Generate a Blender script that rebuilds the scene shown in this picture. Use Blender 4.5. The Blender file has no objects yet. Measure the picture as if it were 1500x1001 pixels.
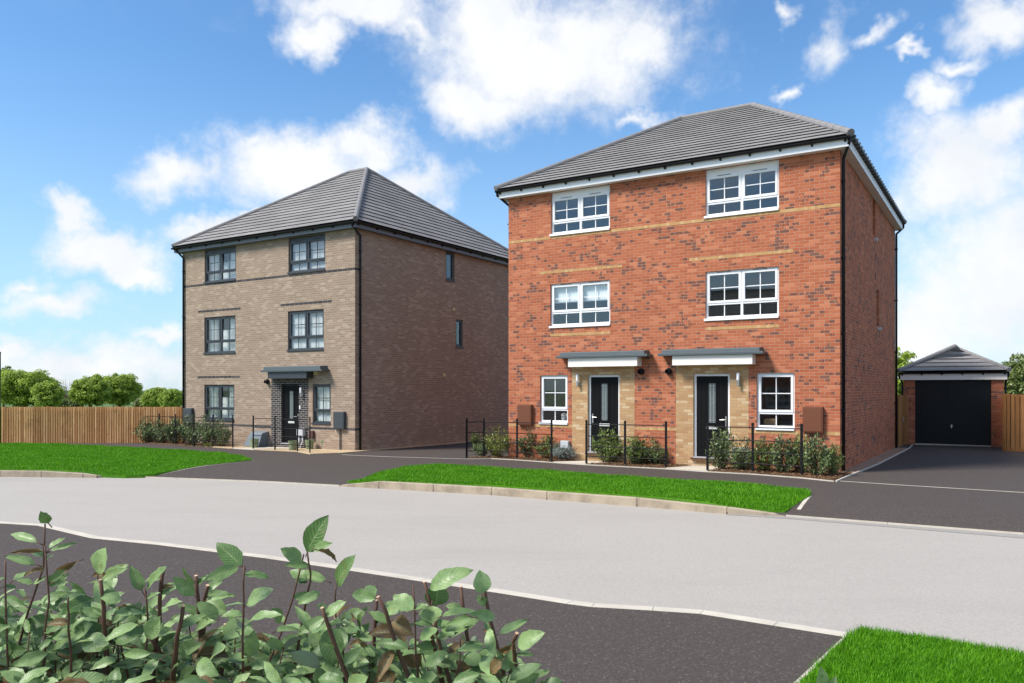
import bpy, math, random
import numpy as np
from mathutils import Vector, Matrix
PI = math.pi
rnd = random.Random(7)
scene = bpy.context.scene
COL = scene.collection
# ------------------------------------------------------------------ survey of the place
F, H = 1163.0, 1.72
TH = math.atan2(-1163, 1875)
EX = np.array([math.cos(TH), math.sin(TH)]); EY = np.array([-math.sin(TH), math.cos(TH)])
RC = np.array([7.48, 18.1]); LC = np.array([-5.12, 25.9]); GC = np.array([14.87, 29.3])
def g(x, y): return .026 + .0008*x - .0128*y
def gp(px, py, off=0.0):
    rx = (px-750)/F; ry = (py-570)/F
    Y = (H-.026-off)/(ry + .0008*rx - .0128)
    return (rx*Y, Y)
def gl(pts, off=0.0): return [gp(a, b, off) for a, b in pts]
def fx(C, px, p=0.0):                      # distance along a facade of the point seen at this bearing
    rx = (px-750)/F; c = C - p*EY
    return (rx*c[1]-c[0])/(EX[0]-rx*EX[1])
def fz(C, px, py, p=0.0):
    c = C - p*EY; return H + (570-py)/F*(c[1]+fx(C, px, p)*EX[1])
def W(C, x, y): return C + x*EX + y*EY

# ------------------------------------------------------------------ mesh helpers
class MB:
    def __init__(s): s.v = []; s.f = []; s.uv = None
    def box(s, x0, x1, y0, y1, z0, z1):
        b = len(s.v)
        s.v += [(x, y, z) for z in (z0, z1) for y in (y0, y1) for x in (x0, x1)]
        s.f += [[b+i for i in q] for q in ((0,2,3,1),(4,5,7,6),(0,1,5,4),(2,6,7,3),(0,4,6,2),(1,3,7,5))]
        return s
    def face(s, pts):
        b = len(s.v); s.v += [tuple(p) for p in pts]; s.f.append(list(range(b, b+len(pts)))); return s
    def hexa(s, lo, hi):                    # two quads (bottom, top), counter-clockwise from above
        b = len(s.v); s.v += [tuple(p) for p in lo] + [tuple(p) for p in hi]; n = len(lo)
        s.f.append([b+i for i in range(n)][::-1]); s.f.append([b+n+i for i in range(n)])
        for i in range(n):
            j = (i+1) % n; s.f.append([b+i, b+j, b+n+j, b+n+i])
        return s
    def tube(s, path, r, n=8, cap=True):
        path = [Vector(p) for p in path]; rs = r if isinstance(r, (list, tuple)) else [r]*len(path)
        rings = []; up = None
        for i, p in enumerate(path):
            d = (path[min(i+1, len(path)-1)] - path[max(i-1, 0)]).normalized()
            if up is None:
                up = Vector((0,0,1)) if abs(d.z) < .9 else Vector((1,0,0))
            a = d.cross(up)
            if a.length < 1e-4: a = d.cross(Vector((0,1,0)))
            a.normalize(); b2 = a.cross(d).normalized(); up = b2
            st = len(s.v)
            for k in range(n):
                t = 2*PI*k/n; s.v.append(tuple(p + (a*math.cos(t) + b2*math.sin(t))*rs[i]))
            rings.append(st)
        for i in range(len(rings)-1):
            for k in range(n):
                k2 = (k+1) % n; s.f.append([rings[i]+k2, rings[i]+k, rings[i+1]+k, rings[i+1]+k2])
        if cap:
            s.f.append([rings[0]+k for k in range(n)]); s.f.append([rings[-1]+k for k in range(n)][::-1])
        return s
    def lathe(s, prof, c=(0,0,0), axis='z', n=20):
        st = len(s.v)
        for r, h in prof:
            for k in range(n):
                t = 2*PI*k/n; a, b = r*math.cos(t), r*math.sin(t)
                s.v.append((c[0]+a, c[1]+b, c[2]+h) if axis == 'z' else (c[0]+a, c[1]-h, c[2]+b))
        for i in range(len(prof)-1):
            for k in range(n):
                k2 = (k+1) % n; s.f.append([st+i*n+k, st+i*n+k2, st+(i+1)*n+k2, st+(i+1)*n+k])
        return s
    def build(s, name, mat, parent=None, smooth=False, bevel=0.0, uvs=None):
        me = bpy.data.meshes.new(name); me.from_pydata(s.v, [], s.f); me.update()
        me.materials.append(mat)
        if smooth: me.polygons.foreach_set('use_smooth', [True]*len(me.polygons))
        if uvs is not None:
            l = me.uv_layers.new(name='UVMap'); l.data.foreach_set('uv', np.array(uvs, dtype=np.float32).ravel())
        o = bpy.data.objects.new(name, me); COL.objects.link(o)
        if parent: o.parent = parent
        if bevel:
            m = o.modifiers.new('Bevel', 'BEVEL'); m.width = bevel; m.segments = 2; m.limit_method = 'ANGLE'
        return o
def tag(o, label=None, cat=None, group=None, kind=None):
    if label: o['label'] = label
    if cat: o['category'] = cat
    if group: o['group'] = group
    if kind: o['kind'] = kind
    return o
def empty(name, loc, rz=0.0):
    o = bpy.data.objects.new(name, None); COL.objects.link(o); o.location = loc; o.rotation_euler = (0,0,rz)
    o.empty_display_size = .2; return o
def copy_tree(o, parent=None):
    c = o.copy(); COL.objects.link(c); c.parent = parent
    for ch in list(o.children): copy_tree(ch, c)
    return c
def np_mesh(name, V, Fc, mat, parent=None, smooth=False, uv=None, attr=None):
    """V (n,3); Fc (m,k) faces of k corners; uv (m*k,2); attr: per-face value"""
    me = bpy.data.meshes.new(name); k = Fc.shape[1]; m = len(Fc)
    me.vertices.add(len(V)); me.vertices.foreach_set('co', V.astype(np.float32).ravel())
    me.loops.add(m*k); me.loops.foreach_set('vertex_index', Fc.astype(np.int32).ravel())
    me.polygons.add(m); me.polygons.foreach_set('loop_start', np.arange(0, m*k, k, dtype=np.int32))
    try: me.polygons.foreach_set('loop_total', np.full(m, k, dtype=np.int32))
    except Exception: pass
    if uv is not None:
        l = me.uv_layers.new(name='UVMap'); l.data.foreach_set('uv', uv.astype(np.float32).ravel())
    if attr is not None:
        a = me.attributes.new('tone', 'FLOAT', 'FACE'); a.data.foreach_set('value', attr.astype(np.float32))
    me.update(calc_edges=True); me.validate()
    if smooth: me.polygons.foreach_set('use_smooth', [True]*len(me.polygons))
    me.materials.append(mat)
    o = bpy.data.objects.new(name, me); COL.objects.link(o)
    if parent: o.parent = parent
    return o
def scatter(bv, bf, P, D, N, L, Wd, buv=None):
    """copies of a base leaf (length along x, width y, normal z) at P, direction D, normal N"""
    D = D/np.linalg.norm(D, axis=1, keepdims=True)
    S = np.cross(N, D); S /= np.linalg.norm(S, axis=1, keepdims=True)+1e-9
    N2 = np.cross(D, S)
    n = len(P); k = len(bv)
    V = P[:,None,:] + D[:,None,:]*(bv[None,:,0:1]*L[:,None,None]) + S[:,None,:]*(bv[None,:,1:2]*Wd[:,None,None]) + N2[:,None,:]*(bv[None,:,2:3]*L[:,None,None])
    Fc = bf[None,:,:] + (np.arange(n)*k)[:,None,None]
    uv = None
    if buv is not None: uv = np.tile(buv[bf].reshape(1,-1,2), (n,1,1)).reshape(-1,2)
    return V.reshape(-1,3), Fc.reshape(-1, bf.shape[1]), uv

# ------------------------------------------------------------------ materials
class NT:
    def __init__(s, name):
        s.m = bpy.data.materials.new(name); s.m.use_nodes = True; s.t = s.m.node_tree; s.t.nodes.clear()
        s.out = s.t.nodes.new('ShaderNodeOutputMaterial')
    def n(s, typ, **kw):
        nd = s.t.nodes.new(typ)
        for k, v in kw.items():
            if k.startswith('i_'):
                nd.inputs[k[2:].replace('_', ' ')].default_value = v
            else: setattr(nd, k, v)
        return nd
    def l(s, a, b): s.t.links.new(a, b)
    def put(s, inp, v):
        if hasattr(v, 'is_output') or isinstance(v, bpy.types.NodeSocket): s.l(v, inp)
        else: inp.default_value = v
    def math(s, op, a, b=None, c=None, clamp=False):
        nd = s.n('ShaderNodeMath', operation=op); nd.use_clamp = clamp
        s.put(nd.inputs[0], a)
        if b is not None: s.put(nd.inputs[1], b)
        if c is not None: s.put(nd.inputs[2], c)
        return nd.outputs[0]
    def mix(s, f, a, b, typ='MIX'):
        nd = s.n('ShaderNodeMix', data_type='RGBA', blend_type=typ)
        s.put(nd.inputs[0], f); s.put(nd.inputs[6], a if not isinstance(a, tuple) else c4(a)); s.put(nd.inputs[7], b if not isinstance(b, tuple) else c4(b))
        return nd.outputs[2]
    def noise(s, vec, scale, detail=2.0, rough=.5, out=0):
        nd = s.n('ShaderNodeTexNoise', i_Scale=scale, i_Detail=detail, i_Roughness=rough)
        if vec is not None: s.l(vec, nd.inputs['Vector'])
        return nd.outputs[out]
    def obj(s): return s.n('ShaderNodeTexCoord').outputs['Object']
    def pos(s): return s.n('ShaderNodeNewGeometry').outputs['Position']
    def smooth(s, v, a, b):
        nd = s.n('ShaderNodeMapRange', interpolation_type='SMOOTHSTEP'); s.put(nd.inputs[0], v)
        nd.inputs[1].default_value = a; nd.inputs[2].default_value = b; return nd.outputs[0]
    def bsdf(s, color, rough=.6, bump=None, bstr=.3, bdist=.01, metal=0.0, spec=.5, **kw):
        p = s.n('ShaderNodeBsdfPrincipled'); s.put(p.inputs['Base Color'], c4(color) if isinstance(color, tuple) else color)
        s.put(p.inputs['Roughness'], rough); p.inputs['Metallic'].default_value = metal; p.inputs['Specular IOR Level'].default_value = spec
        if bump is not None:
            b = s.n('ShaderNodeBump', i_Strength=bstr, i_Distance=bdist); s.l(bump, b.inputs['Height']); s.l(b.outputs[0], p.inputs['Normal'])
        return p
    def done(s, sh): s.l(sh.outputs[0] if hasattr(sh, 'outputs') else sh, s.out.inputs[0]); return s.m
def c4(c): return (c[0], c[1], c[2], 1.0)
def plain(name, col, rough=.5, metal=0.0, var=.08, scale=6.0, bump=0.0, spec=.5):
    t = NT(name); p = t.obj(); nz = t.noise(p, scale, 4)
    c = t.mix(nz, tuple(x*(1-var) for x in col), tuple(min(1, x*(1+var)) for x in col))
    fine = t.noise(p, 90, 2)
    return t.done(t.bsdf(c, t.math('MULTIPLY_ADD', nz, .12, rough-.06), fine if bump else None, bump, .003, metal, spec))
def coords(t):
    tc = t.n('ShaderNodeTexCoord'); o = tc.outputs['Object']; nn = tc.outputs['Normal']
    so = t.n('ShaderNodeSeparateXYZ'); t.l(o, so.inputs[0]); sn = t.n('ShaderNodeSeparateXYZ'); t.l(nn, sn.inputs[0])
    side = t.math('GREATER_THAN', t.math('ABSOLUTE', sn.outputs[0]), .6)
    mx = t.n('ShaderNodeMix', data_type='FLOAT'); t.l(side, mx.inputs[0]); t.l(so.outputs[0], mx.inputs[2]); t.l(so.outputs[1], mx.inputs[3])
    return o, mx.outputs[0], so.outputs[2]
def brick(name, ca, cb, cc, mortar, dark=None, dfrac=0.0, bw=.225, bh=.075, mort=(.010, .010), patch=.25):
    t = NT(name); o, u, v = coords(t)
    r = t.math('DIVIDE', v, bh); row = t.math('FLOOR', r); fv = t.math('FRACT', r)
    odd = t.math('MULTIPLY', t.math('FLOORED_MODULO', row, 2.0), .5)
    uc = t.math('ADD', t.math('DIVIDE', u, bw), odd); col = t.math('FLOOR', uc); fu = t.math('FRACT', uc)
    ctr = t.n('ShaderNodeCombineXYZ'); t.l(col, ctr.inputs[0]); t.l(row, ctr.inputs[1])
    wn = t.n('ShaderNodeTexWhiteNoise', noise_dimensions='2D'); t.l(ctr.outputs[0], wn.inputs['Vector'])
    sp = t.n('ShaderNodeSeparateColor'); t.l(wn.outputs['Color'], sp.inputs[0])
    r1, r2, r3 = sp.outputs[0], sp.outputs[1], sp.outputs[2]
    big = t.noise(o, .7, 3); mid = t.noise(o, 9, 4); fine = t.noise(o, 60, 3)
    c = t.mix(r1, ca, cb); c = t.mix(t.smooth(r3, .70, .95), c, cc)
    c = t.mix(t.math('MULTIPLY', t.smooth(big, .35, .65), patch), c, tuple(x*.62 for x in cb))
    c = t.mix(t.math('MULTIPLY', mid, .35), c, tuple(x*.75 for x in ca))
    if dark:
        clus = t.smooth(t.noise(o, 1.9, 2), .42, .68)
        thr = t.math('SUBTRACT', 1.0, t.math('MULTIPLY_ADD', clus, dfrac*1.5, dfrac*.85))
        wh = t.n('ShaderNodeTexWhiteNoise', noise_dimensions='2D'); ch = t.n('ShaderNodeCombineXYZ'); t.l(t.math('FLOOR', t.math('MULTIPLY', uc, 2.0)), ch.inputs[0]); t.l(row, ch.inputs[1]); t.l(ch.outputs[0], wh.inputs['Vector'])
        dk = t.math('GREATER_THAN', t.math('MULTIPLY_ADD', wh.outputs['Value'], .45, t.math('MULTIPLY', r2, .55)), thr)
        sm = t.smooth(t.math('ADD', t.noise(o, 11, 3), t.math('MULTIPLY', r3, .25)), .44, .62)
        dk = t.math('MULTIPLY', dk, t.math('MULTIPLY', sm, .72)); c = t.mix(dk, c, dark)
    c = t.mix(t.math('MULTIPLY', fine, .18), c, (.02, .02, .02))
    mu = t.math('LESS_THAN', fu, mort[0]/bw); mv = t.math('LESS_THAN', fv, mort[1]/bh)
    mm = t.math('MAXIMUM', mu, mv)
    c = t.mix(mm, c, t.mix(fine, tuple(x*.8 for x in mortar), mortar))
    hgt = t.math('SUBTRACT', t.math('MULTIPLY_ADD', fine, .35, t.math('MULTIPLY', r1, .4)), mm)
    return t.done(t.bsdf(c, .9, hgt, .6, .006, spec=.2))
def rooftile(name, ca, cb, tw=.33):
    t = NT(name); o, u, v = coords(t)
    uvn = t.n('ShaderNodeUVMap'); s2 = t.n('ShaderNodeSeparateXYZ'); t.l(uvn.outputs[0], s2.inputs[0])
    row = t.math('FLOOR', s2.outputs[1]); fr = t.math('FRACT', s2.outputs[1])
    uc = t.math('ADD', t.math('DIVIDE', s2.outputs[0], tw), t.math('MULTIPLY', t.math('FLOORED_MODULO', row, 2.0), .5))
    col = t.math('FLOOR', uc); fu = t.math('FRACT', uc)
    ctr = t.n('ShaderNodeCombineXYZ'); t.l(col, ctr.inputs[0]); t.l(row, ctr.inputs[1])
    wn = t.n('ShaderNodeTexWhiteNoise', noise_dimensions='2D'); t.l(ctr.outputs[0], wn.inputs['Vector'])
    c = t.mix(wn.outputs['Value'], ca, cb); nz = t.noise(o, .9, 5, .6)
    c = t.mix(t.math('MULTIPLY', t.smooth(nz, .35, .7), .7), c, tuple(x*.74 for x in ca))
    jt = t.math('LESS_THAN', fu, .030)
    c = t.mix(t.math('MULTIPLY', jt, .16), c, (.05, .05, .052))
    fine = t.noise(o, 80, 2)
    return t.done(t.bsdf(c, .88, t.math('SUBTRACT', fine, t.math('MULTIPLY', jt, .15)), .4, .003, spec=.35))

M = {}
M['red'] = brick('red_brick', (.53, .165, .078), (.41, .112, .052), (.62, .225, .115), (.46, .29, .205), dark=(.075, .055, .055), dfrac=.215, patch=.15)
M['buff'] = brick('buff_brick', (.38, .278, .205), (.30, .214, .155), (.475, .368, .28), (.47, .39, .315), patch=.20, mort=(.011,.012))
M['yellow'] = brick('yellow_brick', (.60, .385, .195), (.46, .25, .115), (.70, .52, .32), (.40, .30, .21), patch=.1)
M['yband'] = brick('yellow_header_brick', (.58, .35, .15), (.50, .28, .11), (.66, .44, .22), (.52, .40, .28), bw=.075, bh=.5, mort=(.006, .0), patch=.1)
M['grey_brick'] = brick('charcoal_brick', (.055, .052, .055), (.035, .033, .037), (.095, .088, .085), (.42, .37, .33), patch=.1, mort=(.013,.013))
M['gband'] = brick('charcoal_band_brick', (.07, .067, .07), (.045, .043, .047), (.11, .10, .10), (.22, .19, .17), bh=.5, mort=(.012, .0), patch=.1)
M['roof'] = rooftile('roof_tile', (.225, .214, .208), (.252, .240, .234))
M['hip'] = plain('hip_tile', (.21, .20, .20), .75, var=.25, scale=5, bump=.4)
M['white'] = plain('white_upvc', (.82, .82, .83), .32, var=.02)
M['white_paint'] = plain('white_board', (.84, .78, .72), .5, var=.03)
M['soffit'] = plain('soffit_board', (.74, .69, .64), .6, var=.05)
M['grey_frame'] = plain('anthracite_upvc', (.040, .045, .055), .4, var=.1)
M['grey_fascia'] = plain('grey_fascia_board', (.12, .13, .15), .45, var=.06)
M['canopy'] = plain('lead_grey_canopy', (.075, .095, .105), .5, var=.12, scale=3)
M['black'] = plain('black_plastic', (.008, .008, .010), .5, var=.2, spec=.3)
M['black_metal'] = plain('black_painted_steel', (.006, .006, .007), .6, var=.25, scale=20, spec=.2)
M['door'] = plain('black_door', (.005, .005, .0055), .55, var=.15, bump=.1, spec=.15)
M['chrome'] = plain('brushed_steel', (.55, .54, .52), .3, metal=.9, var=.05)
M['steelwhite'] = plain('satin_letterplate', (.72, .72, .70), .35, var=.05, metal=.3)
M['brown_box'] = plain('brown_meter_box', (.15, .046, .018), .7, var=.12, scale=14, bump=.4)
M['grey_box'] = plain('dark_grey_meter_box', (.042, .052, .060), .6, var=.12, scale=14)
M['pale_box'] = plain('pale_grey_plastic', (.50, .52, .54), .5, var=.06)
M['hopper'] = plain('blue_grey_plastic', (.16, .19, .22), .5, var=.08)
M['dark_brown'] = plain('dark_brown_plastic', (.085, .035, .028), .6)
M['pot'] = plain('sage_green_pot', (.20, .24, .13), .7, var=.15, scale=12)
M['lead_glass'] = plain('obscured_door_glass', (.13, .16, .17), .15, var=.5, scale=26)
M['came'] = plain('silver_glazing_strip', (.34, .33, .31), .45, metal=.5)
M['lamp_glass'] = plain('opal_lamp_glass', (.86, .86, .92), .3, var=.02)
M['threshold'] = plain('aluminium_threshold', (.55, .55, .55), .4, metal=.4)
M['wall_in'] = plain('interior_plaster', (.55, .53, .50), .9, var=.05, scale=1)
M['blind'] = plain('white_blind', (.86, .87, .87), .7, var=.04)
M['curtain'] = plain('pale_curtain', (.80, .80, .78), .9, var=.06)
M['cream'] = plain('cream_outlet', (.62, .50, .28), .6)
M['cardboard'] = plain('cardboard_box', (.40, .24, .12), .9)
def glass():
    t = NT('window_glass'); tr = t.n('ShaderNodeBsdfTransparent'); tr.inputs[0].default_value = (.93, .95, .95, 1)
    gl_ = t.n('ShaderNodeBsdfGlossy'); gl_.inputs['Roughness'].default_value = .015; gl_.inputs[0].default_value = (.92, .97, 1, 1)
    wv = t.noise(t.obj(), 1.2, 1); b = t.n('ShaderNodeBump', i_Strength=.06, i_Distance=.02); t.l(wv, b.inputs['Height']); t.l(b.outputs[0], gl_.inputs['Normal'])
    fr = t.n('ShaderNodeFresnel', i_IOR=2.0); gb = t.n('ShaderNodeNewGeometry')
    mx = t.n('ShaderNodeMixShader'); t.l(t.math('MULTIPLY', fr.outputs[0], t.math('SUBTRACT', 1.0, gb.outputs['Backfacing'])), mx.inputs[0]); t.l(tr.outputs[0], mx.inputs[1]); t.l(gl_.outputs[0], mx.inputs[2])
    return t.done(mx)
M['glass'] = glass()
def tarmac(name, ca, cb, sp, rough=.85, stain=.0, pk=.65):
    t = NT(name); p = t.pos(); big = t.noise(p, .35, 4, .6); f1 = t.noise(p, 120, 3, .7); f2 = t.noise(p, 35, 3, .6)
    c = t.mix(t.smooth(f2, .3, .7), ca, cb); c = t.mix(t.math('MULTIPLY', t.smooth(big, .3, .7), .35), c, tuple(x*.86 for x in ca))
    pk2_ = pk*.7
    vor = t.n('ShaderNodeTexVoronoi', i_Scale=85.0); t.l(p, vor.inputs['Vector'])
    wv = t.n('ShaderNodeSeparateColor'); t.l(vor.outputs['Color'], wv.inputs[0])
    pk = t.math('MULTIPLY', t.math('GREATER_THAN', wv.outputs[0], .93), pk)
    c = t.mix(pk, c, sp)
    pk2 = t.math('MULTIPLY', t.math('LESS_THAN', wv.outputs[1], .25), pk2_)
    c = t.mix(pk2, c, tuple(x*.45 for x in ca))
    if stain:
        mp = t.n('ShaderNodeMapping'); mp.inputs['Rotation'].default_value = (0, 0, .45); mp.inputs['Scale'].default_value = (.25, 1.1, 1); t.l(p, mp.inputs[0]); stn = t.smooth(t.noise(mp.outputs[0], .9, 6, .7), .45, .75); c = t.mix(t.math('MULTIPLY', stn, stain), c, tuple(x*.78 for x in ca))
    return t.done(t.bsdf(c, rough, t.math('ADD', f1, vor.outputs['Distance']), .35, .005, spec=.25))
M['tarmac'] = tarmac('dark_tarmac', (.078, .063, .056), (.058, .047, .042), (.20, .18, .16), stain=.35, pk=.45)
M['road'] = tarmac('pale_road', (.40, .37, .335), (.36, .333, .30), (.49, .46, .42), .8, stain=.45, pk=.28)
def concrete():
    t = NT('kerb_concrete'); p = t.pos(); a = t.noise(p, 3, 5, .65); f = t.noise(p, 60, 3); rs = t.n('ShaderNodeObjectInfo').outputs['Random']
    c = t.mix(t.smooth(a, .35, .7), (.42, .345, .25), (.25, .20, .145)); c = t.mix(t.math('MULTIPLY', rs, .35), c, (.34, .30, .25))
    c = t.mix(t.math('MULTIPLY', f, .25), c, (.46, .40, .32))
    return t.done(t.bsdf(c, .9, f, .4, .004, spec=.2))
M['kerb'] = concrete()
M['edging'] = plain('pale_concrete_edging', (.50, .455, .385), .9, var=.28, scale=4, bump=.4)
def slabm():
    t = NT('paving_slab'); p = t.pos(); a = t.noise(p, 2, 5); c = t.mix(a, (.50, .44, .35), (.60, .54, .45)); f = t.noise(p, 50, 3)
    return t.done(t.bsdf(c, .9, f, .3, .004, spec=.2))
M['slab'] = slabm()
def grassm(name, a, b, c_):
    t = NT(name); p = t.pos(); n1 = t.noise(p, 1.6, 4, .6); n2 = t.noise(p, 14, 3, .6)
    c = t.mix(t.smooth(n1, .3, .7), a, b); c = t.mix(t.math('MULTIPLY', t.smooth(n2, .4, .75), .6), c, c_); c = t.mix(t.math('MULTIPLY', t.smooth(t.noise(p, .8, 5, .7), .52, .75), .18), c, tuple((x*1.25+.05, x*1.02, x*1.5+.01)[i] for i, x in enumerate(b)))
    at = t.n('ShaderNodeAttribute', attribute_name='tone'); c = t.mix(t.math('MULTIPLY', at.outputs['Fac'], .6), c, tuple(x*1.5 for x in b))
    p1 = t.bsdf(c, .55, spec=.25); tr = t.n('ShaderNodeBsdfTranslucent'); t.l(c, tr.inputs[0])
    mx = t.n('ShaderNodeMixShader'); mx.inputs[0].default_value = .3; t.l(p1.outputs[0], mx.inputs[1]); t.l(tr.outputs[0], mx.inputs[2])
    return t.done(mx)
M['grass'] = grassm('verge_grass', (.075, .245, .006), (.115, .32, .008), (.045, .16, .006))
M['field'] = grassm('field_grass', (.10, .17, .03), (.14, .22, .04), (.08, .12, .02))
def soil(name, a, b, c_, s=45):
    t = NT(name); p = t.pos(); v = t.n('ShaderNodeTexVoronoi', i_Scale=float(s)); t.l(p, v.inputs['Vector'])
    w = t.n('ShaderNodeSeparateColor'); t.l(v.outputs['Color'], w.inputs[0])
    c = t.mix(w.outputs[0], a, b); c = t.mix(t.smooth(w.outputs[1], .75, .95), c, c_)
    return t.done(t.bsdf(c, .95, v.outputs['Distance'], 1.0, .02, spec=.15))
M['mulch'] = soil('bark_mulch', (.085, .048, .026), (.15, .085, .045), (.30, .19, .11))
M['chips'] = soil('bark_chips', (.11, .06, .03), (.20, .11, .06), (.36, .24, .15), 30)
M['gravel'] = soil('golden_gravel', (.50, .36, .20), (.62, .47, .29), (.72, .62, .48), 40)
M['strip'] = soil('pinkish_gravel', (.30, .19, .13), (.40, .27, .19), (.52, .40, .30), 40)
def wood(name, a, b, c_, bw):
    t = NT(name); o = t.obj(); s = t.n('ShaderNodeSeparateXYZ'); t.l(o, s.inputs[0])
    at = t.n('ShaderNodeAttribute', attribute_name='tone')
    mp = t.n('ShaderNodeMapping'); mp.inputs['Scale'].default_value = (14, 14, .7); t.l(o, mp.inputs[0])
    gr = t.noise(mp.outputs[0], 2.5, 5, .6); c = t.mix(at.outputs['Fac'], a, b); c = t.mix(t.math('MULTIPLY', t.smooth(gr, .4, .75), .7), c, c_)
    bl = t.smooth(t.noise(o, 1.4, 4, .6), .52, .72); c = t.mix(t.math('MULTIPLY', bl, .55), c, tuple(x*.55 for x in a))
    kn = t.n('ShaderNodeTexVoronoi', i_Scale=3.3); t.l(o, kn.inputs['Vector']); c = t.mix(t.math('MULTIPLY', t.math('LESS_THAN', kn.outputs['Distance'], .07), .7), c, (.05, .025, .012))
    return t.done(t.bsdf(c, .8, gr, .4, .005, spec=.2))
M['wood'] = wood('fence_timber', (.46, .22, .085), (.80, .48, .23), (.34, .15, .055), .1)
M['wood2'] = wood('brown_fence_timber', (.34, .15, .05), (.50, .24, .09), (.21, .085, .028), .1)
def leafm(name, a, b, under, rough=.4, trans=.25, veins=False, spec=.5):
    t = NT(name); gi = t.n('ShaderNodeNewGeometry'); at = t.n('ShaderNodeAttribute', attribute_name='tone')
    c = t.mix(at.outputs['Fac'], a, b); bump = None
    if veins:
        uv = t.n('ShaderNodeUVMap'); s = t.n('ShaderNodeSeparateXYZ'); t.l(uv.outputs[0], s.inputs[0])
        d = t.math('ABSOLUTE', t.math('SUBTRACT', s.outputs[1], .5)); mid = t.math('LESS_THAN', d, .022)
        ph = t.math('FRACT', t.math('MULTIPLY', t.math('SUBTRACT', s.outputs[0], t.math('MULTIPLY', d, .55)), 9.0))
        vn = t.math('SUBTRACT', 1.0, t.smooth(t.math('ABSOLUTE', t.math('SUBTRACT', ph, .5)), .0, .13))
        c = t.mix(t.math('MULTIPLY', vn, .30), c, tuple(min(1, x*1.7+.03) for x in b))
        c = t.mix(t.math('MULTIPLY', mid, .7), c, (.30, .38, .16))
        nz = t.noise(t.pos(), 60, 4, .6); c = t.mix(t.math('MULTIPLY', t.smooth(nz, .4, .8), .5), c, tuple(x*.55 for x in a))
        sp_ = t.smooth(t.noise(t.pos(), 25, 3, .6), .63, .72); c = t.mix(t.math('MULTIPLY', sp_, .6), c, (.16, .17, .05))
        bump = t.math('SUBTRACT', t.math('SUBTRACT', t.math('MULTIPLY', nz, .4), t.math('MULTIPLY', vn, .7)), mid)
    c = t.mix(gi.outputs['Backfacing'], c, under)
    p = t.bsdf(c, rough, bump, .5, .002, spec=spec); tr = t.n('ShaderNodeBsdfTranslucent'); t.l(c, tr.inputs[0])
    mx = t.n('ShaderNodeMixShader'); mx.inputs[0].default_value = trans; t.l(p.outputs[0], mx.inputs[1]); t.l(tr.outputs[0], mx.inputs[2])
    return t.done(mx)
M['hleaf'] = leafm('hedge_leaf', (.065, .145, .030), (.29, .42, .165), (.24, .31, .21), .42, .18, True)
M['hleaf_brown'] = leafm('old_hedge_leaf', (.13, .085, .03), (.20, .13, .05), (.22, .15, .07), .5, .25, True)
M['leaf_a'] = leafm('shrub_leaf_dark', (.075, .13, .04), (.25, .32, .12), (.12, .15, .08))
M['leaf_b'] = leafm('shrub_leaf_lime', (.14, .20, .025), (.30, .36, .04), (.2, .24, .06))
M['leaf_c'] = leafm('shrub_leaf_silver', (.20, .25, .22), (.34, .40, .37), (.3, .34, .32), .7)
M['leaf_d'] = leafm('shrub_leaf_mid', (.09, .16, .035), (.29, .37, .09), (.15, .19, .08))
M['tree_a'] = leafm('tree_leaf_fresh', (.15, .24, .030), (.47, .60, .08), (.36, .46, .09), .6, .5)
M['tree_b'] = leafm('tree_leaf_deep', (.08, .13, .03), (.24, .29, .07), (.18, .22, .08), .45, .3)
M['tree_c'] = leafm('tree_leaf_olive', (.11, .10, .04), (.20, .17, .08), (.15, .14, .07), .6, .3)
M['bark'] = plain('bark', (.10, .07, .05), .9, var=.3, scale=10, bump=.5)
M['stem'] = plain('hedge_stem', (.105, .050, .032), .7, var=.35, scale=30, bump=.4)
M['cut'] = plain('cut_wood', (.60, .40, .26), .9)
M['green_paint'] = plain('green_paint', (.035, .10, .012), .6, var=.2)

# ------------------------------------------------------------------ the ground
def strip_mesh(name, mat, xs, ys, zf, kind='structure'):
    X, Y = np.meshgrid(xs, ys); V = np.stack([X.ravel(), Y.ravel(), zf(X.ravel(), Y.ravel())], 1)
    nx, ny = len(xs), len(ys); i = np.arange(nx-1)[None,:] + np.arange(ny-1)[:,None]*nx; i = i.ravel()
    o = np_mesh(name, V, np.stack([i, i+1, i+nx+1, i+nx], 1), mat); tag(o, kind=kind); return o
far = lambda x, y: g(np.clip(x, -40, 40), np.clip(y, -10, 60)) - .45
strip_mesh('ground', M['field'], [-900,-300,-100,-60,-40,-20,0,20,40,60,100,300,900], [-300,-60,-10,0,10,20,30,40,60,100,200,500,1500], far)
ROAD = -.16
strip_mesh('road', M['road'], [-45,-20,0,20,45], [-8,2,8,14,20,26], lambda x, y: g(x, y)+ROAD)
# far edge of the road, left to right (top of the channel)
KE = gl([(0,698.8),(121.6,700),(142,700.3),(162,698.8),(202.7,699.8),(380,706.4),(497,712.7),(555,716),(720,725.6),(801,732.2),(933,742.3),(1064.8,753.5),(1150.7,757),(1300,768.5),(1500,784)], ROAD)
d0 = np.array(KE[0])-np.array(KE[1]); KE = [tuple(np.array(KE[0])+d0/np.linalg.norm(d0)*22)] + KE
d1 = np.array(KE[-1])-np.array(KE[-2]); KE = KE + [tuple(np.array(KE[-1])+d1/np.linalg.norm(d1)*22)]
KE = np.array(KE)
back = np.array([.30, .954])
def resample(P, step):
    P = np.array(P); out = []
    for a, b in zip(P[:-1], P[1:]):
        n = max(1, int(np.linalg.norm(b-a)/step))
        out += [a+(b-a)*k/n for k in range(n)]
    out.append(P[-1]); return np.array(out)
KR = resample(KE, .7)
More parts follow.
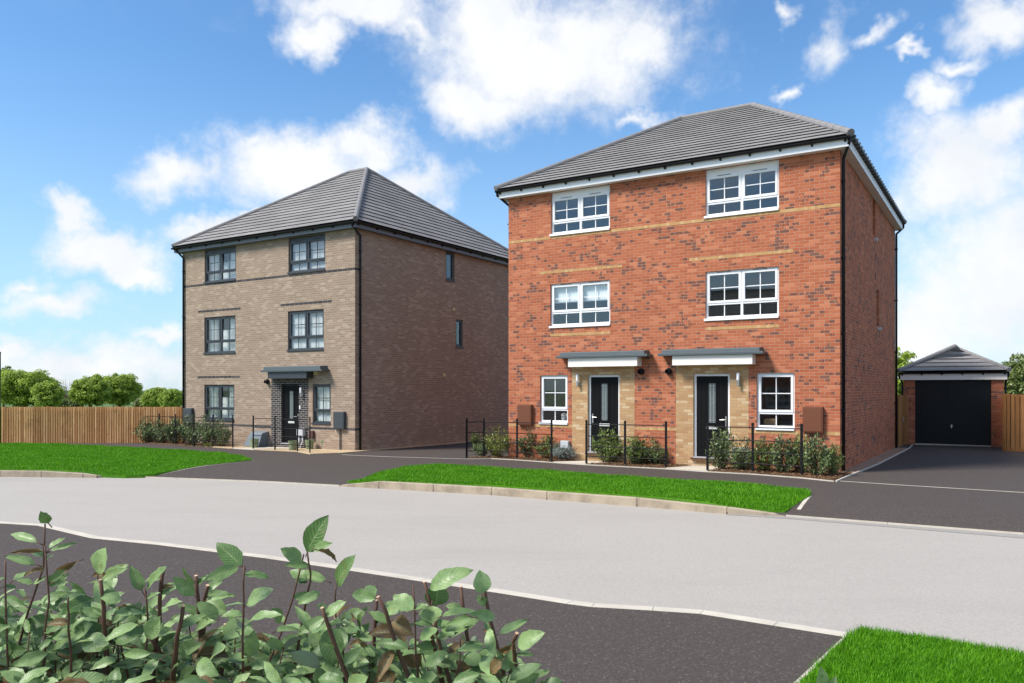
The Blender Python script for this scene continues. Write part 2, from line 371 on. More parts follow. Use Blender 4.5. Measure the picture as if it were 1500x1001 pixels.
# pavement and drives: one tarmac surface that dips to the road at the crossings
offs = [(0.0, -.35), (0.001, -.125), (.13, -.118), (.5, -.075), (1.0, -.03), (1.6, 0), (3, 0), (8, 0), (20, 0), (34, 0)]
V = []
for d, z in offs:
    for p in KR:
        q = p + back*d; V.append((q[0], q[1], g(q[0], q[1]) + z))
n = len(KR); i = (np.arange(n-1)[None,:] + np.arange(len(offs)-1)[:,None]*n).ravel()
tag(np_mesh('pavement', np.array(V), np.stack([i, i+1, i+n+1, i+n], 1), M['tarmac']), kind='structure')

def pave(x, y):
    p = np.array([x, y]); best = 9
    for a, b in zip(KE[:-1], KE[1:]):
        t = np.clip(np.dot(p-a, b-a)/np.dot(b-a, b-a), 0, 1); best = min(best, np.linalg.norm(p-a-t*(b-a)))
    return float(np.interp(best, [0, .13, .5, 1.0, 1.6], [-.125, -.118, -.075, -.03, 0]))
def prism(name, poly, ztop, depth, mat, kind='structure', parent=None, sub=None):
    P = np.array(poly); area = sum(P[k][0]*P[(k+1)%len(P)][1]-P[(k+1)%len(P)][0]*P[k][1] for k in range(len(P)))
    if area < 0: P = P[::-1]
    lo = [(x, y, g(x, y)+ztop-depth) for x, y in P]; hi = [(x, y, g(x, y)+ztop) for x, y in P]
    o = MB().hexa(lo, hi).build(name, mat, parent); 
    if kind: tag(o, kind=kind)
    return o
def ribbon(name, pts, w, ztop, depth, mat, kind='structure', seg=None, gap=0.0, side=1, lab=None):
    """a kerb or edging run along pts, w wide, to the left (side=1) of the run; ztop number or function of arc length"""
    P = resample(pts, seg or 1.0); mb = MB(); s = 0.0
    if ztop == 'pave':
        P = resample(pts, .3); zt_ = [pave(*p)+.007 for p in P]
    nr = []
    for k in range(len(P)):
        t = P[min(k+1, len(P)-1)]-P[max(k-1, 0)]; t = t/np.linalg.norm(t); nr.append(np.array([-t[1], t[0]])*side)
    for k in range(len(P)-1):
        a, b = P[k], P[k+1]; L = np.linalg.norm(b-a); t = (b-a)/L; a2 = a+t*gap; b2 = b-t*gap
        za = ztop(s) if callable(ztop) else ztop; zb = ztop(s+L) if callable(ztop) else ztop; s += L
        if ztop == 'pave': za, zb = zt_[k], zt_[k+1]
        q = [a2, b2, b2+nr[k+1]*w, a2+nr[k]*w]
        if side < 0: q = [q[1], q[0], q[3], q[2]]; za, zb = zb, za
        zz = [za, zb, zb, za]
        c = .012 if w > .1 else 0
        lo = [(p[0], p[1], g(*p)+z-depth) for p, z in zip(q, zz)]; hi = [(p[0], p[1], g(*p)+z) for p, z in zip(q, zz)]
        mb.hexa(lo, hi)
    o = mb.build(name, mat, bevel=(.012 if depth > .25 else .003) if w > .1 else 0); tag(o, kind=kind); return o
def arc(P):
    P = np.array(P); return np.concatenate([[0], np.cumsum(np.linalg.norm(np.diff(P, axis=0), axis=1))])
# full-height kerbs with dropper ends, flush channel at the crossings
KL = KE[0:5]; aL = arc(KL)[-1]
ribbon('kerb', KL, .125, lambda s: -.012 if s < aL-1.1 else -.012-.125*(s-(aL-1.1))/1.1, .3, M['kerb'], seg=.91, gap=.003)
KC = KE[4:8]; ribbon('kerb', KC, .125, -.128, .2, M['edging'], seg=.91, gap=.002)
KM = KE[7:14]; aM = arc(KM)[-1]
ribbon('kerb', KM, .125, lambda s: -.13+.12*min(1, s/.9) if s < aM-1.3 else -.010-.125*max(0, (s-(aM-1.3))/1.3), .3, M['kerb'], seg=.91, gap=.003)
KX = KE[13:]; ribbon('kerb', KX, .125, -.128, .2, M['edging'], seg=.91, gap=.002)

def inset(P, d):
    P = np.array(P); out = []
    for k in range(len(P)):
        t = P[min(k+1, len(P)-1)]-P[max(k-1, 0)]; t = t/np.linalg.norm(t); out.append(tuple(P[k]+np.array([-t[1], t[0]])*d))
    return out
from mathutils.geometry import tessellate_polygon
def in_poly(x, y, P):
    P = np.array(P); c = np.zeros(len(x), bool); j = len(P)-1
    for i in range(len(P)):
        xi, yi = P[i]; xj, yj = P[j]
        m = ((yi > y) != (yj > y)) & (x < (xj-xi)*(y-yi)/(yj-yi+1e-12)+xi); c ^= m; j = i
    return c
def verge(poly, zf, dens, hmin, hmax, label, seed, wd=.006, clear=None):
    r = np.random.default_rng(seed); P = np.array(poly)
    tris = tessellate_polygon([[Vector((x, y, 0)) for x, y in P]])
    # soil surface on a fine grid so that it undulates
    lo, hi = P.min(0), P.max(0); st = .22
    xs = np.arange(lo[0]-st, hi[0]+st, st); ys = np.arange(lo[1]-st, hi[1]+st, st)
    n = len(P); xs, ys = np.meshgrid(np.arange(lo[0], hi[0], .3), np.arange(lo[1], hi[1], .3)); xs = xs.ravel(); ys = ys.ravel()
    mk = in_poly(xs, ys, P)&(ys < 45); pts = [Vector(p) for p in P] + [Vector((a, b)) for a, b in zip(xs[mk], ys[mk])]
    from mathutils.geometry import delaunay_2d_cdt
    vv, _, ff, *_r = delaunay_2d_cdt(pts, [(i, (i+1) % n) for i in range(n)], [list(range(n))], 1, 1e-5)
    mb = MB(); mb.v = [(p.x, p.y, zf(p.x, p.y)-.012) for p in vv]; mb.f = [list(f) for f in ff]; k0 = len(mb.v)
    mb.v += [(x, y, zf(x, y)-.012) for x, y in P] + [(x, y, zf(x, y)-.35) for x, y in P]; mb.f += [[k0+i, k0+(i+1) % n, k0+n+(i+1) % n, k0+n+i] for i in range(n)]
    area = .5*abs(sum(P[k][0]*P[(k+1)%n][1]-P[(k+1)%n][0]*P[k][1] for k in range(n)))
    N = int(area*dens); x = r.uniform(lo[0], hi[0], N*3); y = r.uniform(lo[1], hi[1], N*3); m = in_poly(x, y, P); x = x[m][:N]; y = y[m][:N]
    if clear is not None:
        k = r.random(len(x)) < clear(x, y); x = x[k]; y = y[k]
    N = len(x); cl = .5+.5*np.sin(x*2.3+np.sin(y*1.9)*2)*np.sin(y*2.7+np.sin(x*1.3)*2)
    h = (hmin+(hmax-hmin)*r.random(N)**1.5)*(.65+.6*cl); a = r.uniform(0, 2*PI, N); lean = r.uniform(.1, .75, N)*h
    base = np.stack([x, y, zf(x, y)-.02], 1); sd = np.stack([np.cos(a), np.sin(a), 0*a], 1)*wd; a2 = r.uniform(0, 2*PI, N)
    dv = np.stack([np.cos(a2)*lean, np.sin(a2)*lean, 0*a], 1); up = np.zeros((N,3)); up[:,2] = h
    Vb = np.stack([base-sd, base+sd, base+sd*.7+up*.6+dv*.35, base-sd*.7+up*.6+dv*.35, base+up+dv], 1).reshape(-1,3)
    k = np.arange(N)*5
    o = mb.build('verge_soil', M['grass'])
    F3 = np.concatenate([np.stack([k, k+1, k+2], 1), np.stack([k, k+2, k+3], 1), np.stack([k+3, k+2, k+4], 1)])
    tone = np.tile(r.random(N)**2, 3)
    b = np_mesh('grass', Vb, F3, M['grass'], attr=tone); tag(b, label, 'grass', kind='stuff')
    o.parent = b; return b
# left verge
gz = lambda x, y: g(x, y)+.0
LV = inset(KE[0:5], .127); LVp = [tuple(p) for p in LV[:-1]] + gl([(184,695.2)], -.07) + gl([(228,690),(304,682.3),(370,674.9),(355,669.5),(329,664.8),(253,659.8),(177,655.9),(76,650.9),(0,650.7)]) + [(-31, 33)]
def dipz(line, end):
    return None
def near_dip(x, y, cx, cy, rad, amt):
    d = np.hypot(x-cx, y-cy); return -amt*np.clip(1-d/rad, 0, 1)
e1 = gp(178, 696.3, -.09); e2 = gp(508, 707, -.09); e3 = gp(1152, 752.5, -.09)
def pavev(x, y):
    x = np.asarray(x, float); y = np.asarray(y, float); best = np.full(np.broadcast(x, y).shape, 9.0)
    for a, b in zip(KE[:-1], KE[1:]):
        d = b-a; t = np.clip(((x-a[0])*d[0]+(y-a[1])*d[1])/np.dot(d, d), 0, 1); best = np.minimum(best, np.hypot(x-a[0]-t*d[0], y-a[1]-t*d[1]))
    return np.interp(best, [0, .13, .5, 1.0, 1.6], [-.125, -.118, -.075, -.03, 0])
def vz(*ends):
    def f(x, y):
        dip = 0*np.asarray(x, float)
        for e_ in ends: dip = dip+near_dip(x, y, *e_, 1.6, .16)
        return g(x, y)+.034+np.maximum(dip, pavev(x, y))
    return f
vz1 = vz(e1)
verge(LVp, vz1, 1500, .03, .065, 'bright green lawn verge in front of the wooden fence and brown house', 1, .008)
MV = inset(KM, .127)
MVp = [tuple(p) for p in MV[1:]] + gl([(1189,726.5),(1182,720.5),(1132,715),(1080,708.5),(1004,705),(902.7,699.5),(801,691.5),(700,684.8),(644,682),(593,685.3),(555,693.5),(530,699)]) + gl([(508,707)], -.10)
vz2 = vz(e2, e3)
verge(MVp, vz2, 3000, .035, .075, 'bright green grass strip behind the raised kerb in front of the red brick house', 2, .006)
# newer, darker channel strip along the far edge of the road
M['road_patch'] = tarmac('worn_road_channel', (.33, .31, .285), (.28, .26, .24), (.45, .42, .39), .85, stain=.5, pk=.35)
RP = resample(KE[12:], 1.0); wv_ = [.08+.40*min(1, k/4)+.05*math.sin(k*1.7) for k in range(len(RP))]
V = []
for k, p in enumerate(RP):
    for q in (p+back*.01, p-back*wv_[k]): V.append((q[0], q[1], g(q[0], q[1])+ROAD+.004))
k_ = np.arange(len(RP)-1)*2
tag(np_mesh('road_channel', np.array(V), np.stack([k_+1, k_+3, k_+2, k_], 1), M['road_patch']), kind='structure')
# near side: footpath of tarmac with pale edging, and the near lawn
NO = -.13
NE = gl([(0,764),(67.7,768),(146,786),(244,795.5),(317,804.5),(400,814.5),(517,831.2),(626,847.3),(722.7,861.4),(840,879.6),(871,883.5),(957.6,888.5),(1031,893.5),(1140,910.5),(1243,926.5)], NO)
NE = [(-40, 20.5)] + NE
EC = gp(1243, 926.5, NO); EB = gp(1163, 1001, NO); ed = np.array(EB)-np.array(EC); ed /= np.linalg.norm(ed)
E2 = np.array(EC)+ed*6
prism('footpath', [tuple(p) for p in NE] + [tuple(E2), (-3, -7), (-40, -7)], NO-.006, .12, M['tarmac'])
ribbon('edging', NE, .125, NO, .16, M['edging'], seg=.91, gap=.0015, side=-1)
ribbon('edging', [EC, tuple(E2)], .06, NO+.004, .16, M['edging'], seg=.91, gap=.0015, side=1)
NG0 = np.array(gp(1262, 927.5, NO))
NG = [tuple(NG0)] + gl([(1368.5,939),(1500,965)], NO) ; dd = np.array(NG[-1])-np.array(NG[-2]); NG.append(tuple(np.array(NG[-1])+dd/np.linalg.norm(dd)*10))
NG += [tuple(np.array(NG[-1])-np.array([2, 9])), tuple(np.array(EC)+ed*6+np.array([.1,0])), tuple(np.array(EC)+ed*.25+np.array([.075,.03]))]
ngz = lambda x, y: g(x, y)+NO+.03
clr = lambda x, y: np.where((x > 1.2) & (x < 5.2) & (y > 2.7), 1.0, .05)
verge(NG, ngz, 15000, .035, .085, 'bright green lawn corner beside the pale edging at the near side of the road', 3, .0032, clr)
# thin edging lines across the drives
def line(pts, w=.03, z=.006): ribbon('edging', gl(pts), w, z, .1, M['edging'], seg=3)
line([(1226,704.8),(1320,711),(1500,722),(1640,731)], .025)
line([(500,666.5),(570,669.5),(683,672.8)], .025)
line([(232,689.8),(304,682.6),(370,675)], .05, 'pave')
line([(0,650.9),(76,651.1),(177,656),(253,660),(329,665),(356,669.5),(370,675)], .03, .004)
line([(1173,739),(1190,726)], .06, 'pave')

# planting beds, gravel, slabs (local frame of each house -> world)
def lw(C, pts): return [tuple(W(C, a, b)) for a, b in pts]
bz = .035
fr_mid = gl([(683,672.8),(720,672.4),(757,674.2),(809.6,677.9)])
prism('bark_bed', fr_mid + lw(RC, [(-6.75,-.02),(-9.5,-.02),(-9.8,-.2)]), bz, .2, M['mulch'])
prism('paving_slab', gl([(810.5,677.9),(858,681.2)]) + lw(RC, [(-5.45,-.02),(-6.40,-.02)]), .03, .2, M['slab'])
prism('bark_bed', gl([(859,681.3),(915.6,684.2),(974,687.2)]) + lw(RC, [(-3.5,-.02),(-5.4,-.02)]), bz, .2, M['mulch'])
prism('paving_slab', gl([(975,687.2),(1036,691.5)]) + lw(RC, [(-2.48,-.02),(-3.46,-.02)]), .03, .2, M['slab'])
prism('bark_bed', gl([(1037,691.5),(1102.6,695),(1174.2,700.5),(1222.5,705.6)]) + lw(RC, [(.25,-.3),(.25,-.02),(-2.44,-.02)]), bz, .2, M['mulch'])
prism('gravel_strip', lw(RC, [(.001,-.02),(.28,-.3),(.38,3),(.40,10.8),(.001,10.8)]), .02, .2, M['strip'])
ribbon('edging', [gp(1223.5, 706), tuple(W(RC, .29, -.3)), tuple(W(RC, .39, 3)), tuple(W(RC, .41, 10.8)), tuple(W(RC,.3,13.3))], .04, .03, .1, M['edging'], seg=3, side=-1)
ribbon('edging', gl([(683,672.9),(720,672.5),(757,674.4),(809.6,678.2),(858,681.5),(915.6,684.5),(975,687.5),(1036,691.8),(1102.6,695.4),(1174.2,700.9),(1222.5,705.9)]), .035, .022, .1, M['edging'], seg=3, side=-1)
prism('bark_bed', gl([(172,646.6),(187,648),(250,652.2),(300,655)]) + lw(LC, [(-5.7,-.02),(-9.3,-.02)]) + gl([(178,644)]), bz, .2, M['mulch'])
prism('gravel_strip', gl([(300.5,655),(340,657.6)]) + lw(LC, [(-4.0,-.02),(-5.65,-.02)]), .025, .2, M['gravel'])
prism('paving_slab', gl([(341,657.7),(372,659.6)]) + lw(LC, [(-2.55,-.02),(-3.55,-.02)]), .03, .2, M['slab'])
prism('gravel_strip', gl([(373,659.6),(435,662.3),(454,666),(500,664.5),(529,661.9)]) + lw(LC, [(.3,.2),(.22,5),(.22,11),(.001,11),(.001,-.02),(-2.5,-.02)]), .025, .2, M['gravel'])
# loose bark chips in the beds
def chips(poly, n, seed, label):
    r = np.random.default_rng(seed); P = np.array(poly); lo, hi = P.min(0), P.max(0)
    x = r.uniform(lo[0], hi[0], n*6); y = r.uniform(lo[1], hi[1], n*6); m = in_poly(x, y, P); x = x[m][:n]; y = y[m][:n]; n = len(x)
    bv = np.array([(-.5,-.5,0),(.5,-.4,0),(.4,.5,.15),(-.45,.4,.1)]); bf = np.array([[0,1,2,3]])
    a = r.uniform(0, 2*PI, n); D = np.stack([np.cos(a), np.sin(a), r.uniform(-.35,.35,n)], 1); N_ = np.stack([r.normal(0,.4,n), r.normal(0,.4,n), np.ones(n)], 1)
    V, Fc, _ = scatter(bv, bf, np.stack([x, y, g(x, y)+bz+r.uniform(.004,.02,n)], 1), D, N_, r.uniform(.02,.06,n), r.uniform(.01,.03,n))
    tag(np_mesh('bark_chips', V, Fc, M['chips']), label, 'bark', kind='stuff')
chips(fr_mid + lw(RC, [(-6.75,-.02),(-9.5,-.02)]), 1500, 5, 'loose brown bark chips in the bed left of the red house')
chips(gl([(859,681.3),(915.6,684.2),(974,687.2)]) + lw(RC, [(-3.5,-.02),(-5.4,-.02)]), 900, 6, 'loose brown bark chips in the bed between the two red house doors')
chips(gl([(1037,691.5),(1102.6,695),(1174.2,700.5),(1222.5,705.6)]) + lw(RC, [(.25,-.3),(.25,-.02),(-2.44,-.02)]), 2200, 7, 'loose brown bark chips in the bed at the right corner of the red house')

# ------------------------------------------------------------------ buildings
def skin(mb, u0, u1, z0, z1, holes, put, depth=.12):
    """a wall face with rectangular openings and their reveals; put(u, d, z) gives a point d behind the face"""
    us = sorted({u0, u1, *[h[0] for h in holes], *[h[1] for h in holes]}); zs = sorted({z0, z1, *[h[2] for h in holes], *[h[3] for h in holes]})
    for a, b in zip(us[:-1], us[1:]):
        for c, d in zip(zs[:-1], zs[1:]):
            if any(h[0]-1e-6 <= a and b <= h[1]+1e-6 and h[2]-1e-6 <= c and d <= h[3]+1e-6 for h in holes): continue
            mb.face([put(a,0,c), put(b,0,c), put(b,0,d), put(a,0,d)])
    for a, b, c, d in holes:
        mb.face([put(a,0,c), put(a,0,d), put(a,depth,d), put(a,depth,c)]); mb.face([put(b,0,c), put(b,depth,c), put(b,depth,d), put(b,0,d)])
        mb.face([put(a,0,d), put(b,0,d), put(b,depth,d), put(a,depth,d)]); mb.face([put(a,0,c), put(a,depth,c), put(b,depth,c), put(b,0,c)])
def window(par, x0, x1, z0, z1, fm, wide=True, head=0.0, rot=False, blind=None, bars=True, sillm=None, lower=.31, label=None, low=True):
    """frame (the window part) with panes, glazing bars, sill as sub-parts; y grows inwards"""
    f = MB(); y0, y1 = .055, .125; t = .05
    zt = z1-head; zs = z0+.045
    if head: f.box(x0, x1, y0+.004, y1, zt, z1)
    f.box(x0, x0+t, y0, y1, zs, zt); f.box(x1-t, x1, y0, y1, zs, zt); f.box(x0+t, x1-t, y0, y1, zt-t, zt); f.box(x0+t, x1-t, y0, y1, zs, zs+t)
    cols = [(x0+t, (x0+x1)/2-.03), ((x0+x1)/2+.03, x1-t)] if wide else [(x0+t, x1-t)]
    if wide: f.box((x0+x1)/2-.03, (x0+x1)/2+.03, y0, y1, zs+t, zt-t)
    zm = zs+(zt-zs)*lower; panes = []; gb = MB()
    for a, b in cols:
        if low: f.box(a, b, y0, y1, zm-.03, zm+.03)
        s = .045; zb = (zm+.03) if low else zs+t       # opening sash above, proud of the frame
        f.box(a-.012, a+s, y0-.014, y1-.02, zb-.012, zt-t+.012); f.box(b-s, b+.012, y0-.014, y1-.02, zb-.012, zt-t+.012)
        f.box(a+s, b-s, y0-.014, y1-.02, zb-.012, zb+s); f.box(a+s, b-s, y0-.014, y1-.02, zt-t-s, zt-t+.012)
        panes.append((a+s-.004, b-s+.004, zb+s-.004, zt-t-s+.004))
        if low: panes.append((a-.004, b+.004, zs+t-.004, zm-.026))
        if bars:
            m = (a+b)/2; mz = (zb+s+zt-t-s)/2
            gb.box(m-.011, m+.011, .080, .098, zb+s, zt-t-s); gb.box(a+s, m-.011, .0805, .0975, mz-.011, mz+.011); gb.box(m+.011, b-s, .0805, .0975, mz-.011, mz+.011)
            if low: gb.box(m-.011, m+.011, .080, .098, zs+t, zm-.03)
    o = f.build('window', fm, par, bevel=.004)
    if label: o['label'] = label
    if bars: gb.build('glazing_bar', fm, o)
    pb = MB()
    for a, b, c, d in panes: pb.box(a, b, .086, .092, c, d)
    pb.build('pane', M['glass'], o)
    sl = MB().box(x0-.03, x1+.0, -.035, .075, z0+.004, z0+.043); sl.box(x0-.03, x1, -.035, -.022, z0-.014, z0+.004)
    sl.build('sill', sillm or fm, o, bevel=.004)
    if wide and not rot:
        for a, b in cols:
          m = (a+b)/2; MB().box(m-.17, m+.17, y0-.010, y0-.002, zt-.032, zt-.020).build('trickle_vent', M['grey_box'] if fm is M['white'] else M['black'], o)
    if blind == 'slat':
        bl = MB(); z = z1-.1
        while z > z0+.08: bl.face([(x0+.04, .150, z-.016), (x1-.04, .150, z-.016), (x1-.04, .168, z+.010), (x0+.04, .168, z+.010)]); z -= .030
        bl.build('blind', M['blind'], o)
    elif blind == 'roller':
        MB().box(x0+.04, x1-.04, .16, .165, z1-.52, z1-.02).build('blind', M['blind'], o)
    elif blind == 'curtain':
        bl = MB()
        for a, b in ((x0+.02, x0+(x1-x0)*.30), (x1-(x1-x0)*.30, x1-.02)):
            n = 26
            for k in range(n):
                u0, u1 = a+(b-a)*k/n, a+(b-a)*(k+1)/n
                bl.face([(u0, .21+.025*math.sin(k*1.3), z0), (u1, .21+.025*math.sin((k+1)*1.3), z0), (u1, .21+.025*math.sin((k+1)*1.3), z1), (u0, .21+.025*math.sin(k*1.3), z1)])
        bl.build('curtain', M['curtain'], o)
        MB().box(x0+.05, x1-.05, .30, .304, z0+.02, z1-(z1-z0)*.35).build('net_curtain', M['blind'], o)
    if rot: o.rotation_euler = (0, 0, PI/2)
    return o
def door(par, x0, x1, z0, z1, fm, handle_right, dark=False):
    y0 = .06
    fr = MB().box(x0, x0+.06, y0, y0+.07, z0+.03, z1).box(x1-.06, x1, y0, y0+.07, z0+.03, z1).box(x0+.06, x1-.06, y0, y0+.07, z1-.06, z1)
    lx0, lx1 = x0+.065, x1-.065; c = (lx0+lx1)/2
    lf = MB().box(lx0, lx1, y0+.015, y0+.06, z0+.05, z1-.065)
    gw = .085; gz0, gz1 = z0+.88, z1-.24
    for a, b, cc, d in ((c-gw-.05, c-gw, gz0-.05, gz1+.05), (c+gw, c+gw+.05, gz0-.05, gz1+.05), (c-gw, c+gw, gz1, gz1+.05), (c-gw, c+gw, gz0-.05, gz0)): lf.box(a, b, y0+.004, y0+.015, cc, d)
    for k in range(1, 7):
        if abs(k-3.5) > 1: x = lx0+(lx1-lx0)*k/7; lf.box(x-.006, x+.006, y0+.010, y0+.015, z0+.1, z1-.12)
    o = lf.build('door', M['door'], par, bevel=.003)
    fr.build('door_frame', fm, o, bevel=.005)
    MB().box(c-gw, c+gw, y0+.009, y0+.014, gz0, gz1).build('glazed_panel', M['lead_glass'], o)
    cm = MB()
    for x in (c-gw*.45, c+gw*.45): cm.box(x-.007, x+.007, y0+.003, y0+.009, gz0, gz1)
    for z in (gz0+.06, gz1-.06): cm.box(c-gw, c+gw, y0+.002, y0+.008, z-.008, z+.008)
    cm.build('glazing_strip', M['came'], o)
    MB().box(c-.15, c+.15, y0-.005, y0+.014, z0+.72, z0+.79).box(c-.13, c+.13, y0-.010, y0-.006, z0+.735, z0+.775).build('letterbox', M['steelwhite'], o, bevel=.004)
    hx = lx1-.05 if handle_right else lx0+.05; s = -1 if handle_right else 1
    MB().box(hx-.018, hx+.018, y0+.002, y0+.014, z0+.80, z0+1.05).tube([(hx, y0+.01, z0+.96), (hx, y0-.045, z0+.96), (hx+s*.02, y0-.05, z0+.96), (hx+s*.14, y0-.05, z0+.955)], .011, 8).build('handle', M['chrome'], o, smooth=False)
    MB().box(x0, x1, -.03, y0+.065, z0, z0+.03).build('threshold', M['threshold'], o)
    return o
def slope_tiles(name, mat, P, n, par, lift=.036):
    """P = (left eave, right eave, right top, left top)"""
    a, b, c, d = [Vector(p) for p in P]; mb = MB(); uv = []
    e = (b-a).normalized(); nrm = (b-a).cross(d-a).normalized(); up = (nrm.cross(e)).normalized()
    for k in range(n):
        t0, t1 = k/n, (k+1)/n
        L0, R0, L1, R1 = a.lerp(d, t0), b.lerp(c, t0), a.lerp(d, t1), b.lerp(c, t1)
        l0, r0 = L0+nrm*lift, R0+nrm*lift; qq = up*(.062 if k < n-1 else 0); l1, r1 = L1+nrm*.003+qq, R1+nrm*.003+qq
        mb.face([l0, r0, r1, l1]); uv += [((l0-a).dot(e), k+.01), ((r0-a).dot(e), k+.01), ((r1-a).dot(e), k+.99), ((l1-a).dot(e), k+.99)]
        q = up*.055
        mb.face([L0+q, R0+q, r0, l0]); uv += [(.1, k+.5)]*4
    return mb, uv
def caps(mb, p, q, r=.12, step=.42):
    p, q = Vector(p), Vector(q); L = (q-p).length; n = max(1, int(L/step)); d = (q-p)/L
    for k in range(n):
        a = p+d*(L*k/n); b = p+d*(L*(k+1)/n+.03); mb.tube([a, b], [r, r*.94], 10)
def roof_set(par, x0, x1, D, o, zw, zf, ze, ra, rb, n, fasc, soffit_m, gut_front=True, gut_sides=(), lab=None, capr=.088, bracket=.9):
    """soffit, fascia, tiled hip roof, hip tiles, gutters. ra, rb: ridge ends (left, right)"""
    e = o+.055; A = (x0-e, -e, ze); B = (x1+e, -e, ze); C = (x1+e, D+e, ze); Dd = (x0-e, D+e, ze)
    allmb = MB(); alluv = []
    for P in ((A, B, rb, ra), (B, C, rb, rb), (C, Dd, ra, rb), (Dd, A, ra, ra)):
        if P[0] is C: P = (C, Dd, ra, rb)
        mb, uv = slope_tiles('roof', M['roof'], P, n, par)
        b = len(allmb.v); allmb.v += mb.v; allmb.f += [[i+b for i in f] for f in mb.f]; alluv += uv
    b = len(allmb.v)   # underside
    allmb.face([A, Dd, C, B]); alluv += [(.1, .5)]*4
    rf = allmb.build('roof', M['roof'], par, uvs=alluv)
    cp = MB(); up = Vector((0,0,.035))
    for E_, T in ((A, ra), (B, rb), (C, rb), (Dd, ra)): caps(cp, Vector(E_)+up, Vector(T)+up, capr)
    if (Vector(ra)-Vector(rb)).length > .3: caps(cp, Vector(ra)+up, Vector(rb)+up, capr)
    cp.build('hip_tiles', M['hip'], rf)
    f = MB(); t = .02
    f.box(x0-o, x1+o, -o, -o+t, zw, zf); f.box(x0-o, x1+o, D+o-t, D+o, zw, zf)
    f.box(x0-o, x0-o+t, -o+t, D+o-t, zw, zf); f.box(x1+o-t, x1+o, -o+t, D+o-t, zw, zf)
    f.build('fascia', fasc, par)
    s = MB(); z0, z1 = zw+.004, zw+.016
    s.box(x0-o+t, x1+o-t, -o+t, .06, z0, z1); s.box(x0-o+t, x1+o-t, D, D+o-t, z0, z1); s.box(x0-o+t, x0, .06, D, z0, z1); s.box(x1, x1+o-t, .06, D, z0, z1)
    s.build('soffit', soffit_m, par)
    def gut(p, q, out):
        m = MB(); p, q, out = Vector(p), Vector(q), Vector(out); pr = []
        for k in range(9): th = PI*k/8; pr.append((-math.cos(th)*.056, -math.sin(th)*.056))
        def ring(c, sc): return [tuple(c+out*u*sc+Vector((0,0,v*sc))) for u, v in pr]
        r0, r1, i0, i1 = ring(p, 1), ring(q, 1), ring(p, .86), ring(q, .86); b = len(m.v); m.v += r0+r1+i0+i1
        for k in range(8):
            m.f.append([b+k, b+k+1, b+9+k+1, b+9+k]); m.f.append([b+18+k, b+27+k, b+27+k+1, b+18+k+1])
        m.f += [[b, b+9, b+27, b+18], [b+8, b+26, b+35, b+17], [b+k for k in range(9)], [b+9+k for k in range(9)][::-1]]
        g_ = m.build('gutter', M['black'], par)
        L = (q-p).length; d = (q-p)/L; nn = int(L/bracket)
        for k in range(nn+1):
            c = p+d*(.12+(L-.24)*k/nn); w = d*.022
            lo = [c-w-out*.055+Vector((0,0,-.105)), c+w-out*.055+Vector((0,0,-.105)), c+w-out*.015+Vector((0,0,-.085)), c-w-out*.015+Vector((0,0,-.085))]
            hi = [c-w-out*.055, c+w-out*.055, c+w+out*.062+Vector((0,0,.006)), c-w+out*.062+Vector((0,0,.006))]
            MB().hexa(lo, hi).build('gutter_bracket', M['black'], g_)
    zg = zf+.012; oo = o+.058
    if gut_front: gut((x0-o-.05, -oo, zg), (x1+o+.05, -oo, zg), (0,-1,0)); gut((x1+o+.05, D+oo, zg), (x0-o-.05, D+oo, zg), (0,1,0))
    if 'right' in gut_sides: gut((x1+oo, -o, zg), (x1+oo, D+o, zg), (1,0,0))
    if 'left' in gut_sides: gut((x0-oo, D+o, zg), (x0-oo, -o, zg), (-1,0,0))
    return rf
def downpipe(par, top, out, foot, zb, axis):
    """top: gutter outlet; foot: x, y of the pipe on the wall"""
    m = MB(); t = Vector(top); x, y = foot
    m.tube([t, t+Vector((0,0,-.10)), Vector((x, y, t.z-.36)), Vector((x, y, t.z-.46)), Vector((x, y, zb))], .036, 10)
    o = m.build('downpipe', M['black'], par, smooth=True)
    z = t.z-.9; dx, dy = out
    while z > zb+.2:
        b = MB(); b.lathe([(.040, 0), (.047, 0), (.047, .05), (.040, .05)], (x, y, z), n=10)
        b.box(x-.02-(.055 if dx else 0), x+.02-(.0 if dx else 0), y-.02-(0 if dy else 0), y+.02+(.055 if dy else 0), z+.01, z+.04); z -= 1.75; b.build('pipe_bracket', M['black'], o)
def lamp(par, x, z):
    o = MB().lathe([(0,-.17), (.028,-.17), (.030,-.16), (.030,-.03), (0,-.03)], (x, -.095, z), n=14).box(x-.012, x+.012, -.095, -.03, z-.115, z-.085).box(x-.035, x+.035, -.03, -.004, z-.15, z-.05).build('wall_lamp', M['chrome'], par, bevel=.003)
    MB().lathe([(.034,-.028), (.036,-.02), (.036,.13), (.026,.15), (0,.155)], (x, -.095, z), n=14).build('lamp_shade', M['lamp_glass'], o, smooth=True)
def vent(par, x, z, r=.085):
    MB().lathe([(0,.0), (r,.0), (r,.035), (r*.93,.05), (r*.74,.05), (r*.74,.13), (r*.55,.14), (r*.5,.14), (r*.5,.02), (0,.02)], (x, -.004, z), 'y', 22).build('flue_outlet', M['black'], par)
def meter(par, x0, x1, z0, z1, mat, name='meter_box', d=.11):
    o = MB().box(x0, x1, -d, .0, z0, z1).build(name, mat, par, bevel=.012)
    MB().box(x0+.03, x1-.03, -d-.008, -d, z0+.03, z1-.03).build('meter_door', mat, o, bevel=.004)
    return o
